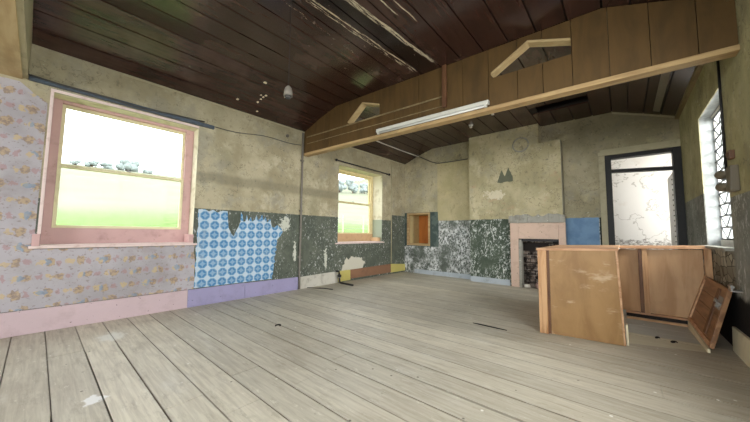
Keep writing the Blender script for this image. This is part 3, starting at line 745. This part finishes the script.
rubble('fallen_lump', 3.50, YB+.02, .095, MT['rubr'], 'largest pinkish brick lump lying in the fireplace', 1)
rubble('fallen_lump', 3.255, YB-.005, .055, MT['rubw'], 'pale lump of plaster at the fireplace jamb foot', 2)
rubble('fallen_lump', 3.315, YB+.11, .060, MT['rub'], 'sooty lump behind the pale plaster in the fireplace', 3)
rubble('fallen_lump', 3.71, YB+.05, .075, MT['rub'], 'sooty lump beside the pinkish brick in the fireplace', 4)
# ------------------------------------------------------------------ bulkhead beams across the room
def beam_y(x): return 3.39 + .048*x
def prof_top(x): return zc(max(0, min(W, x))) - .002
HOLES = [dict(x0=1.22, xp=1.55, x1=1.90, zb=2.985, zl=3.03, zp=3.29, zr=3.17), dict(x0=3.645, xp=4.06, x1=4.47, zb=3.035, zl=3.085, zp=3.335, zr=3.19)]
BZ0 = 2.669
def hole_top(h, x): return h['zl']+(h['zp']-h['zl'])*(x-h['x0'])/(h['xp']-h['x0']) if x < h['xp'] else h['zp']+(h['zr']-h['zp'])*(x-h['xp'])/(h['x1']-h['xp'])
bk = thing('bulkhead_beam', (W/2, beam_y(W/2), 2.6), 'ochre boarded bulkhead spanning the room under the ceiling with two vents', 'beam')
seams = [0.0, .36, .72, 1.06, 1.42, 1.78, 2.2, 2.62, 3.02, 3.28, 3.61, 3.94, 4.20, 4.475, 4.78, 5.08, 5.38, W]
TH = .085
def prismcol(bm, xa, xb, zl, zh, ya=0., yb=TH):
    g = lambda x, o: beam_y(x)+o
    hexa(bm, [(xa, g(xa, ya), zl(xa)), (xb, g(xb, ya), zl(xb)), (xb, g(xb, yb), zl(xb)), (xa, g(xa, yb), zl(xa)),
              (xa, g(xa, ya), zh(xa)), (xb, g(xb, ya), zh(xb)), (xb, g(xb, yb), zh(xb)), (xa, g(xa, yb), zh(xa))])
for a, b in zip(seams, seams[1:]):
    bm = B(); cuts = {a+.003, b-.003}
    for k in (.45, .9, 4.74, 5.17): 
        if a < k < b: cuts.add(k)
    for h in HOLES:
        for k in (h['x0'], h['xp'], h['x1']):
            if a < k < b: cuts.add(k)
    cuts = sorted(cuts); o_ = random.uniform(0, .006)
    for xa, xb in zip(cuts, cuts[1:]):
        if xb-xa < 1e-4: continue
        mid = (xa+xb)/2; hh = [h for h in HOLES if h['x0'] < mid < h['x1']]
        if hh:
            h = hh[0]
            prismcol(bm, xa, xb, lambda x: BZ0, lambda x: h['zb'], o_); prismcol(bm, xa, xb, lambda x: hole_top(h, x), prof_top, o_)
        else: prismcol(bm, xa, xb, lambda x: BZ0, prof_top, o_)
    obj('panel', bm, MT['hard'], bk)
bm = B(); prismcol(bm, 0.001, W-.001, lambda x: 2.622, lambda x: 2.67, -.02, TH+.02); obj('bottom_rail', bm, MT['beam'], bk, .005)
for h in HOLES:
    bm = B()
    prismcol(bm, h['x0'], h['xp'], lambda x: hole_top(h, x)-.016, lambda x: hole_top(h, x)+.014, -.02, TH+.01)
    prismcol(bm, h['xp'], h['x1'], lambda x: hole_top(h, x)-.016, lambda x: hole_top(h, x)+.014, -.02, TH+.01)
    obj('vent_lining', bm, MT['oldbeam'], bk, .003)
bm = B(); prismcol(bm, 3.0, 3.06, lambda x: 2.82, lambda x: 3.42, -.03, .0); obj('cover_batten', bm, MT['redd'], bk, .004)
bm = B(); prismcol(bm, .10, 3.0, lambda x: 2.975, lambda x: 2.995, -.014, .0); prismcol(bm, .10, 3.0, lambda x: 2.845, lambda x: 2.857, -.008, .0); obj('ledge_batten', bm, MT['trimw'], bk, .003)
# second beam, almost above the viewer
b2 = thing('ceiling_beam', (W/2, -.3, 2.7), 'buff painted beam overhead beside the floral wallpaper', 'beam')
bm = B(); n = 24
xs = sorted(set([0.001, .45, .9, 4.74, 5.17, W-.001]))
for xa, xb in zip(xs, xs[1:]):
    hexa(bm, [(xa, -.36, 2.70), (xb, -.36, 2.70), (xb, -.202, 2.70), (xa, -.202, 2.70), (xa, -.36, prof_top(xa)), (xb, -.36, prof_top(xb)), (xb, -.202, prof_top(xb)), (xa, -.202, prof_top(xa))])
obj('beam_board', bm, MT['oldbeam'], b2)
bm = B()
for xa, xb in zip(xs, xs[1:]):
    hexa(bm, [(xa, -.202, 2.72), (xb, -.202, 2.72), (xb, -.165, 2.72), (xa, -.165, 2.72), (xa, -.202, prof_top(xa)), (xb, -.202, prof_top(xb)), (xb, -.165, prof_top(xb)), (xa, -.165, prof_top(xa))])
obj('cover_strip', bm, MT['conduit'], b2)

# ------------------------------------------------------------------ wallpapers
bm = B(); th = .004
def sheet(bm, poly, x=0., th=.004): prism(bm, [(x+th, a, b) for a, b in poly], (-th+.0005, 0, 0))
def ragged(p, q, n, amp, seed):
    r = random.Random(seed); out = []
    for k in range(n):
        t = k/n; a = p[0]+(q[0]-p[0])*t; b = p[1]+(q[1]-p[1])*t
        dx, dy = q[0]-p[0], q[1]-p[1]; l = math.hypot(dx, dy); o = r.uniform(-amp, amp) if k else 0
        out.append((a-dy/l*o, b+dx/l*o))
    return out
sheet(bm, [(YR+.01, .255), (-.012, .255)] + ragged((-.012, 2.50), (-.20, 2.64), 4, .02, 3) + [(-.22, 2.67), (YR+.01, 2.68)])
sheet(bm, [(-.012, .255), (1.545, .255)] + ragged((1.545, .255), (1.53, .885), 8, .012, 4) + [(1.53, .885), (-.012, .885)])
fp = obj('floral_wallpaper', bm, MT['floral']); tag(fp, 'faded lilac wallpaper with small tan figures round the pink window', 'wallpaper')
bm = B()
top = [(1.555, 1.425), (1.64, 1.432), (1.70, 1.40), (1.76, 1.43), (1.82, 1.39), (1.90, 1.425), (1.975, 1.42), (1.985, 1.30), (2.0, 1.16), (2.05, 1.06), (2.09, 1.02), (2.12, 1.10), (2.16, 1.18), (2.19, 1.26), (2.19, 1.42), (2.22, 1.37), (2.235, 1.26), (2.27, 1.27), (2.29, 1.38), (2.32, 1.27),
       (2.36, 1.35), (2.385, 1.27), (2.43, 1.30), (2.46, 1.38), (2.49, 1.29), (2.53, 1.33), (2.56, 1.40), (2.59, 1.30), (2.63, 1.36), (2.66, 1.26), (2.72, 1.33), (2.75, 1.20), (2.79, 1.17), (2.86, 1.22), (2.95, 1.16), (2.98, 1.10), (2.93, 1.02), (2.87, .96), (2.86, .86)]
rgt = ragged((2.86, .86), (2.80, .262), 14, .018, 8)
sheet(bm, list(reversed([(1.55, .262)] + ragged((1.55, .262), (1.555, 1.425), 14, .012, 9)[1:] + top + rgt[1:] + [(2.80, .262)])), 0., .005)
tp = obj('tile_pattern_wallpaper', bm, MT['tile']); tag(tp, 'torn blue medallion wallpaper beside the pink window', 'wallpaper')

# ------------------------------------------------------------------ rails, pipes, cables on the long wall
t = thing('curtain_board', (.03, .8, 2.7), 'slate blue curtain board above the pink window', 'curtain rail')
bm = B(); hexa(bm, [(0, -.16, 2.705), (.05, -.16, 2.705), (.05, 1.70, 2.685), (0, 1.70, 2.685), (0, -.16, 2.75), (.05, -.16, 2.75), (.05, 1.70, 2.735), (0, 1.70, 2.735)]); obj('board', bm, MT['slate'], t, .004)
bm = B(); tube(bm, [(.062, -.2+1.75*k/14, 2.752-.035*math.sin(math.pi*k/14)*(1+.3*math.sin(k))) for k in range(15)], .010, 6); obj('wire', bm, MT['greyc'], t)
t = thing('curtain_rod', (.05, 5.1, 2.68), 'thin black curtain rod above the buff window', 'curtain rail')
bm = B(); tube(bm, [(.06, 4.22, 2.70), (.06, 6.12, 2.68)], .014, 8); obj('rod', bm, MT['black'], t)
for yy, zz in ((4.22, 2.70), (6.12, 2.68)):
    bm = B(); bmesh.ops.create_uvsphere(bm, u_segments=12, v_segments=8, radius=.03)
    for v in bm.verts: v.co += Vector((.06, yy, zz))
    obj('finial', bm, MT['black'], t)
    bm = B(); tube(bm, [(0, yy+.04*(1 if yy < 5 else -1), zz), (.06, yy+.04*(1 if yy < 5 else -1), zz)], .01, 8); obj('bracket', bm, MT['black'], t)
bm = B(); tube(bm, [(.03, 3.345, 3.08), (.03, 3.35, 2.2), (.034, 3.352, 1.2), (.03, 3.352, .30), (.04, 3.352, .26), (.045, 3.352, .012)], .019, 10)
for zz in (2.5, 1.5, .6): box(bm, 0, .035, 3.32, 3.385, zz, zz+.03)
tag(obj('riser_pipe', bm, MT['iron']), 'rusty grey vertical pipe on wall where lavender baseboard ends', 'pipe')
bm = B(); tube(bm, [(.014, 6.28, 2.98), (.014, 6.285, 1.6), (.014, 6.29, .29)], .012, 8)
tag(obj('conduit', bm, MT['conduit']), 'slim cream conduit between buff window and far corner', 'pipe')
bm = B(); tube(bm, [(.012, 1.72+1.60*k/10, 2.735+.10*k/10-.02*math.sin(k*.9)) for k in range(11)], .006, 6)
tag(obj('wall_cable', bm, MT['greyc']), 'thin grey cable running from curtain board to riser pipe', 'cable')
bm = B(); tube(bm, [(.008, 3.0, 2.93), (.035, 3.0, 2.93)], .03, 10); tube(bm, [(.035, 3.0, 2.93), (.055, 3.0, 2.93)], .015, 8)
tag(obj('cable_boss', bm, MT['iron']), 'small dark round cable boss on the plaster near the bulkhead', 'fitting')
t = thing('pipe_stub', (.2, 4.36, 0), 'black iron pipe stub bent onto the floor below the buff window', 'pipe')
bm = B(); tube(bm, [(.05, 4.28, .26), (.07, 4.30, .262), (.10, 4.32, .25), (.105, 4.325, .2), (.11, 4.33, .06), (.12, 4.33, .025), (.16, 4.33, .021), (.55, 4.30, .021)], .020, 8); obj('pipe', bm, MT['black'], t)
bm = B(); tube(bm, [(.075, 4.335, .165), (.14, 4.315, .165)], .035, 10); obj('elbow_union', bm, MT['black'], t)
bm = B(); tube(bm, [(.11, 4.33, .12), (.11, 4.33, .155)], .032, 8); obj('collar', bm, MT['steel'], t)
bm = B(); tube(bm, [(.03, 3.55, .004), (.30, 3.72, .006), (.52, 3.78, .004)], .010, 6)
tag(obj('rod_scrap', bm, MT['black']), 'dark thin rod lying on the boards by the white baseboard', 'rod')

# cable: ceiling to chimney breast
bm = B()
pl = [(.48, 3.7), (.47, 4.6), (.45, 5.4), (.45, 6.2), (.46, 6.85)]
tube(bm, [(x, y, zc(x)-.012) for x, y in pl] + [(.50, D-.015, 3.27)], .012, 6)
tube(bm, [(.50, D-.015, 3.27), (.66, D-.02, 3.18), (.88, D-.02, 3.06), (1.08, D-.02, 2.985), (1.4, D-.015, 2.975), (1.92, D-.012, 2.975)], .012, 6, True, 1)
tag(obj('ceiling_cable', bm, [MT['enam'], MT['greyc']]), 'cable running pale along the ceiling then dark to the chimney breast', 'cable')

# fluorescent light on the bulkhead
t = thing('fluorescent_light', (2.75, 3.45, 2.70), 'long white unlit fluorescent batten on bulkhead rail', 'light')
bm = B(); prismcol(bm, 1.88, 3.62, lambda x: 2.70, lambda x: 2.75, -.055, -.001); obj('batten', bm, MT['enam'], t, .005)
bm = B(); tube(bm, [(1.93, beam_y(1.93)-.04, 2.682), (3.57, beam_y(3.57)-.04, 2.682)], .014, 12); obj('tube', bm, MT['tube'], t)
for x in (1.915, 3.585):
    bm = B(); prismcol(bm, x-.015, x+.015, lambda q: 2.662, lambda q: 2.70, -.055, -.025); obj('lampholder', bm, MT['enam'], t, .003)
# hanging lampholder
t = thing('pendant_light', (2.6, 1.38, HF), 'empty lampholder hanging on a thin dark cord', 'light')
bm = B(); tube(bm, [(2.6, 1.38, HF+.003), (2.6, 1.38, 3.38)], [.05, .03], 14); obj('ceiling_rose', bm, MT['taupe'], t)
bm = B(); tube(bm, [(2.6, 1.38, 3.40), (2.6, 1.38, 2.39)], .0045, 6); obj('cord', bm, MT['dark'], t)
bm = B(); tube(bm, [(2.6, 1.38, 2.40), (2.6, 1.38, 2.38), (2.6, 1.38, 2.35), (2.6, 1.38, 2.305)], [.010, .028, .036, .040], 16); obj('lampholder', bm, MT['iron'], t)
bm = B(); tube(bm, [(2.6, 1.38, 2.304), (2.6, 1.38, 2.285)], [.030, .024], 14); obj('socket_ring', bm, MT['lens'], t)
for x, y, lb in ((2.43, 5.9, 'white round lampholder on ceiling, nearer the far corner'), (3.02, 5.5, 'white round lampholder on ceiling, above the chimney breast')):
    t = thing('ceiling_lampholder', (x, y, HF), lb, 'light', 'lampholders on the far ceiling')
    bm = B(); tube(bm, [(x, y, HF+.004), (x, y, HF-.02)], [.05, .04], 14); obj('base', bm, MT['enam'], t)
    bm = B(); tube(bm, [(x, y, HF-.02), (x, y, HF-.06)], [.024, .028], 12); obj('socket', bm, MT['enam'], t)
# metal strap on ceiling near the barred window wall
t = thing('ceiling_strap', (5.35, 5.9, 3.2), 'grey metal strap under the ceiling by the barred window wall', 'strap')
def sp_z(x): return zc(x) - .012
bm = B(); hexa(bm, [(5.28, 4.6, sp_z(5.28)-.01), (5.36, 4.6, sp_z(5.36)-.01), (5.36, 6.7, sp_z(5.36)-.01), (5.28, 6.7, sp_z(5.28)-.01), (5.28, 4.6, sp_z(5.28)+.012), (5.36, 4.6, sp_z(5.36)+.012), (5.36, 6.7, sp_z(5.36)+.012), (5.28, 6.7, sp_z(5.28)+.012)]); obj('strap', bm, MT['taupe'], t, .003)
bm = B(); tube(bm, [(5.32, 4.62, sp_z(5.32)), (5.32, 4.62, sp_z(5.32)-.05)], [.05, .035], 12); obj('end_boss', bm, MT['redd'], t)

# ------------------------------------------------------------------ opposite wall fittings
bm = B(); tube(bm, [(W-.012, 4.265, 3.07), (W-.012, 4.27, 2.4), (W-.014, 4.272, 1.72)], .010, 8)
tag(obj('wall_conduit', bm, MT['black']), 'dark vertical conduit beside the barred window', 'pipe')
t = thing('emergency_light', (W-.04, 4.0, 1.62), 'taupe twin-lamp emergency light beside the barred window', 'light')
bm = B(); hexa(bm, [(W-.06, 3.94, 1.50), (W, 3.94, 1.50), (W, 4.08, 1.50), (W-.06, 4.08, 1.50), (W-.05, 3.94, 1.73), (W, 3.94, 1.73), (W, 4.08, 1.73), (W-.05, 4.08, 1.73)]); obj('housing', bm, MT['taupe'], t, .010)
for zz in (1.68, 1.565):
    bm = B(); tube(bm, [(W-.05, 4.06, zz), (W-.058, 4.10, zz), (W-.066, 4.14, zz-.004), (W-.068, 4.16, zz-.005)], [.018, .028, .042, .043], 16); lamp = obj('lamp_head', bm, MT['taupe'], t)
    bm = B(); tube(bm, [(W-.068, 4.161, zz-.005), (W-.069, 4.166, zz-.005)], [.038, .036], 16); obj('lens', bm, MT['lens'], lamp)
bm = B(); box(bm, W-.035, W, 4.02, 4.10, 1.80, 1.88); box(bm, W-.045, W-.035, 4.04, 4.08, 1.82, 1.86)
tag(obj('junction_box', bm, MT['redd'], None, .006), 'small brown junction box above the emergency light', 'junction box')
t = thing('pipe_clip', (W-.03, 4.17, .61), 'bright metal clip on the wall above the leaning door', 'clip')
bm = B(); box(bm, W-.07, W+.0, 4.12, 4.22, .60, .612); box(bm, W-.07, W-.058, 4.12, 4.22, .612, .645); obj('bracket_plate', bm, MT['steel'], t, .003)
bm = B(); tube(bm, [(W-.06, 4.11, .645), (W-.06, 4.23, .645)], .012, 10); obj('pin', bm, MT['steel'], t)

# ------------------------------------------------------------------ the stripped bar counter
def hz(x): return .94 + .031*(x-4.06)
FL, FM, BL, BR = (4.06, 3.77), (4.79, 3.88), (4.06, 5.25), (5.58, 5.25)
bar = thing('bar_counter', (4.7, 4.5, 0), 'stripped plywood bar counter open at the back by the doorway', 'counter')
fy = lambda x: 3.77 + (x-4.06)*.1507
def near(bm, xb0, xb1, xt0, xt1, off, th):
    q = [(xb0, fy(xb0)+off, .004), (xb1, fy(xb1)+off, .0), (xb1, fy(xb1)+off+th, .0), (xb0, fy(xb0)+off+th, .004)]
    hexa(bm, q + [(xt0, fy(xt0)+off, hz(xt0)-.022), (xt1, fy(xt1)+off, hz(xt1)-.022), (xt1, fy(xt1)+off+th, hz(xt1)-.022), (xt0, fy(xt0)+off+th, hz(xt0)-.022)])
bm = B(); near(bm, 4.167, 4.776, 4.167, 4.744, .005, .018); obj('near_panel', bm, MT['ply'], bar, .002)
bm = B(); near(bm, 4.777, 4.792, 4.745, 4.760, .003, .022); obj('panel_edge', bm, MT['pine'], bar, .002)
bm = B(); box(bm, 4.085, 4.14, 3.765, 3.83, 0, hz(4.1)-.022); obj('corner_post', bm, MT['pinez'], bar, .004)
bm = B(); box(bm, 4.14, 4.166, 3.80, 3.835, 0, hz(4.1)-.022); obj('corner_fillet', bm, MT['redd'], bar, .002)
bm = B(); box(bm, 4.055, 4.0849, 3.762, 5.25, 0, .918); obj('side_panel', bm, MT['pinez'], bar, .003)
# top over the closed end, following the panel
bm = B(); hexa(bm, [(4.045, 3.755, .918), (4.768, 3.867, hz(4.8)-.022), (4.768, 5.27, hz(4.8)-.022), (4.045, 5.27, .918), (4.045, 3.755, .943), (4.768, 3.867, hz(4.8)+.002), (4.768, 5.27, hz(4.8)+.002), (4.045, 5.27, .943)]); obj('top_board', bm, MT['pine'], bar, .003)
# far (customer side) panel with rails and studs
yb = 5.25
bm = B(); hexa(bm, [(4.09, yb, .10), (5.53, yb, .10), (5.53, yb+.012, .10), (4.09, yb+.012, .10), (4.09, yb, hz(4.09)-.05), (5.53, yb, hz(5.53)-.05), (5.53, yb+.012, hz(5.53)-.05), (4.09, yb+.012, hz(4.09)-.05)]); obj('far_panel', bm, MT['plyin'], bar)
bm = B(); hexa(bm, [(4.77, yb-.09, hz(4.76)-.04), (5.59, yb-.09, hz(5.59)-.04), (5.59, yb+.05, hz(5.59)-.04), (4.77, yb+.05, hz(4.76)-.04), (4.77, yb-.09, hz(4.76)+.0), (5.59, yb-.09, hz(5.59)+.0), (5.59, yb+.05, hz(5.59)+.0), (4.77, yb+.05, hz(4.76)+.0)]); obj('top_rail', bm, MT['pine'], bar, .004)
for x0, x1, dp, m_ in ((4.95, 4.985, .055, 'redd'), (4.986, 5.04, .05, 'pinez'), (5.535, 5.595, .06, 'pinez')):
    bm = B(); box(bm, x0, x1, yb-dp, yb-.001, .10 if x0 < 5.5 else 0, hz(x0)-.041); obj('stud', bm, MT[m_], bar, .003)
bm = B(); box(bm, 4.80, 5.53, yb-.06, yb-.001, .078, .10); obj('bottom_rail', bm, MT['pine'], bar, .002)
bm = B(); box(bm, 4.80, 5.53, yb-.03, yb+.01, .03, .078); obj('rail_packing', bm, MT['dark'], bar)
bm = B(); box(bm, 4.80, 5.53, yb-.05, yb+.01, .0, .03); obj('sole_plate', bm, MT['plyin'], bar)
bm = B(); hexa(bm, [(4.795, 3.93, 0), (4.815, 3.93, 0), (4.815, 4.02, 0), (4.795, 4.02, 0), (4.795, 3.93, .2), (4.812, 3.93, .2), (4.812, 4.01, .2), (4.795, 4.01, .2)]); obj('stub_post', bm, MT['cream'], bar, .002)
# cream plinth board left on the floor under the leaning door
bm = B(); hexa(bm, [(5.375, 4.21, 0), (5.395, 4.21, 0), (5.375, 5.13, 0), (5.355, 5.13, 0), (5.375, 4.21, .035), (5.395, 4.21, .035), (5.375, 5.13, .10), (5.355, 5.13, .10)])
tag(obj('plinth_board', bm, MT['cream'], None, .002), 'cream plinth board on the floor under the leaning door', 'board')

# leaning cupboard door
BLp, BRp, TRp, TLp = Vector((5.365, 5.12, .115)), Vector((5.40, 4.215, .043)), Vector((5.565, 4.325, .60)), Vector((5.527, 5.14, .635))
dr = thing('cupboard_door', (5.4, 4.6, .1), 'red-brown cupboard door leaning against the wall beside the bar', 'door')
nrm = ((BRp-BLp).cross(TLp-BLp)).normalized()
if nrm.x > 0: nrm = -nrm
def dp(u, v, w_=0.):
    a = BLp.lerp(BRp, u); b = TLp.lerp(TRp, u); return a.lerp(b, v) + nrm*w_
def slab(bm, u0, u1, v0, v1, w0, w1): hexa(bm, [dp(u0, v0, w0), dp(u1, v0, w0), dp(u1, v1, w0), dp(u0, v1, w0), dp(u0, v0, w1), dp(u1, v0, w1), dp(u1, v1, w1), dp(u0, v1, w1)])
bm = B(); n = 4
for k in range(n): slab(bm, .04, .96, .06+.88*k/n+.003, .06+.88*(k+1)/n-.003, -.018, -.002)
obj('door_boards', bm, MT['redw'], dr, .002)
for u0, u1, v0, v1, m_ in ((0, .055, 0, 1, 'pine'), (.95, 1, 0, 1, 'redw'), (.055, .95, 0, .07, 'pine'), (.055, .95, .93, 1, 'redw')):
    bm = B(); slab(bm, u0, u1, v0, v1, -.02, .012); obj('door_rail', bm, MT[m_], dr, .003)
bm = B(); slab(bm, .66, .74, .10, .93, -.001, .010); obj('ledge', bm, MT['redd'], dr, .002)
hd = B(); slab(hd, .77, .93, .60, .82, -.001, .006); hnd = obj('lock_plate', hd, MT['steel'], dr, .002)
bm = B(); tube(bm, [dp(.78, .70, .006), dp(.79, .71, .03), dp(.85, .76, .04), dp(.91, .71, .03), dp(.92, .70, .006)], .010, 8); obj('handle', bm, MT['steel'], hnd)
bm = B(); tube(bm, [dp(.85, .66, .006), dp(.85, .66, .03)], .018, 10); obj('latch_knob', bm, MT['steel'], hnd)

# small litter on the floor
for x, y, r, lb in ((1.70, 1.91, .035, 'dark curled scrap on the boards near the lavender baseboard'), (5.05, 4.42, .016, 'small dark scrap of grit on pale boards inside the bar'), (5.17, 4.36, .022, 'larger dark scrap of grit on pale boards inside the bar')):
    bm = B(); pts = [(x+r*math.cos(k*.7), y+r*math.sin(k*.7)*.8, .006+.004*math.sin(k)) for k in range(8)]
    tube(bm, pts, [.004+.006*math.sin(math.pi*k/7) for k in range(8)], 6); tag(obj('litter_scrap', bm, MT['dark']), lb, 'litter')
bm = B()
prism(bm, [(3.36, 3.575, .001), (3.46, 3.562, .001), (3.62, 3.558, .001), (3.76, 3.568, .001), (3.6, 3.585, .001), (3.44, 3.592, .001)], (0, 0, .008))  # thin dark strip laid on the boards to draw a floor crack
tag(obj('floor_crack_strip', bm, MT['dark']), 'long dark strip for the crack in the boards before the bar', 'floor crack')

# ------------------------------------------------------------------ outside: hillside, trees, fence, yard
def hill_z(x, y):
    d = -x - .4
    z = -.4 + .02*d + (.155*(d-5) if d > 5 else 0) + .03*max(0, d-22)
    if d > 62: z = hill_z(-62.4, y) + (d-62)*.02
    return z + .9*math.sin(y*.05+1)*min(1, max(0, d-6)/20) + .006*y*max(0, min(1, (d-8)/30)) + .10*max(0, y-25)*max(0, min(1, (d-10)/40))
bm = B(); xs = [-.39, -2, -4, -6, -8, -11, -14, -18, -23, -28, -34, -40, -48, -56, -62.4, -75]; ysr = [-60+8*k for k in range(32)]
grid = [[bm.verts.new((x, y, hill_z(x, y))) for y in ysr] for x in xs]
for i in range(len(xs)-1):
    for j in range(len(ysr)-1): bm.faces.new([grid[i][j], grid[i+1][j], grid[i+1][j+1], grid[i][j+1]]).smooth = True
struct('ground_hillside', bm, MT['grass'], 'pale green hillside outside the sash windows', 'hill')
bm = B(); box(bm, W+.31, 40, -30, 40, -.3, -.2); struct('ground_yard', bm, MT['concrete'], 'pale yard outside the barred window', 'ground')
def tree(x, y, r, h, lb, seed):
    rr = random.Random(seed); z = hill_z(x, y)
    t = thing('hill_tree', (x, y, z), lb, 'tree', 'trees on the ridge')
    bm = B(); tube(bm, [(x, y, z-.3), (x, y, z+h*.5)], [.12, .08], 8); obj('trunk', bm, MT['redd'], t)
    bm = B()
    for k in range(18):
        b = bmesh.ops.create_icosphere(bm, subdivisions=2, radius=r*rr.uniform(.42, .62)); o = Vector((x+rr.uniform(-.7, .7)*r, y+rr.uniform(-1.1, 1.1)*r, z+h*rr.uniform(.2, .85)))
        for v in b['verts']: v.co = v.co*(1+rr.uniform(-.12, .12)) + o
    obj('crown', bm, MT['leaf'], t)
for args in ((-60, 3.2, .45, .8, 'low pale bush on the ridge, leftmost in the pink window', 1), (-60, 5.1, .55, 1.0, 'broad pale bush on the ridge, beside the leftmost bush', 2), (-60, 6.9, .6, .8, 'low pale bush on the ridge just left of the tallest tree', 3), (-61, 9.6, 1.1, 1.9, 'tallest pale tree on the ridge in the pink window', 6), (-60, 12.4, .5, .6, 'lowest pale bush on the ridge, farthest along in the pink window', 4)): tree(*args)
for k in range(10):
    y = 50 + 5.2*k
    tree(-56, y, 1.3, 3.2 + (k*7 % 3)*.5, 'grey-green tree of the wood on the hilltop in the buff window, ' + ('first', 'second', 'third', 'fourth', 'fifth', 'sixth', 'seventh', 'eighth', 'ninth', 'tenth')[k] + ' along', 20+k)
t = thing('wire_fence', (-3.0, 8.5, hill_z(-3, 8.5)), 'low wire fence outside the buff window', 'fence')
for k in range(7):
    y = 6.2+k*1.1; bm = B(); tube(bm, [(-3, y, hill_z(-3, y)-.1), (-3, y, 1.75)], .03, 6); obj('post', bm, MT['conduit'], t)
bm = B()
for k in range(8): tube(bm, [(-3, 6.2, .35+k*.18), (-3, 12.8, .35+k*.18)], .006, 4)
obj('mesh_wire', bm, MT['steel'], t)
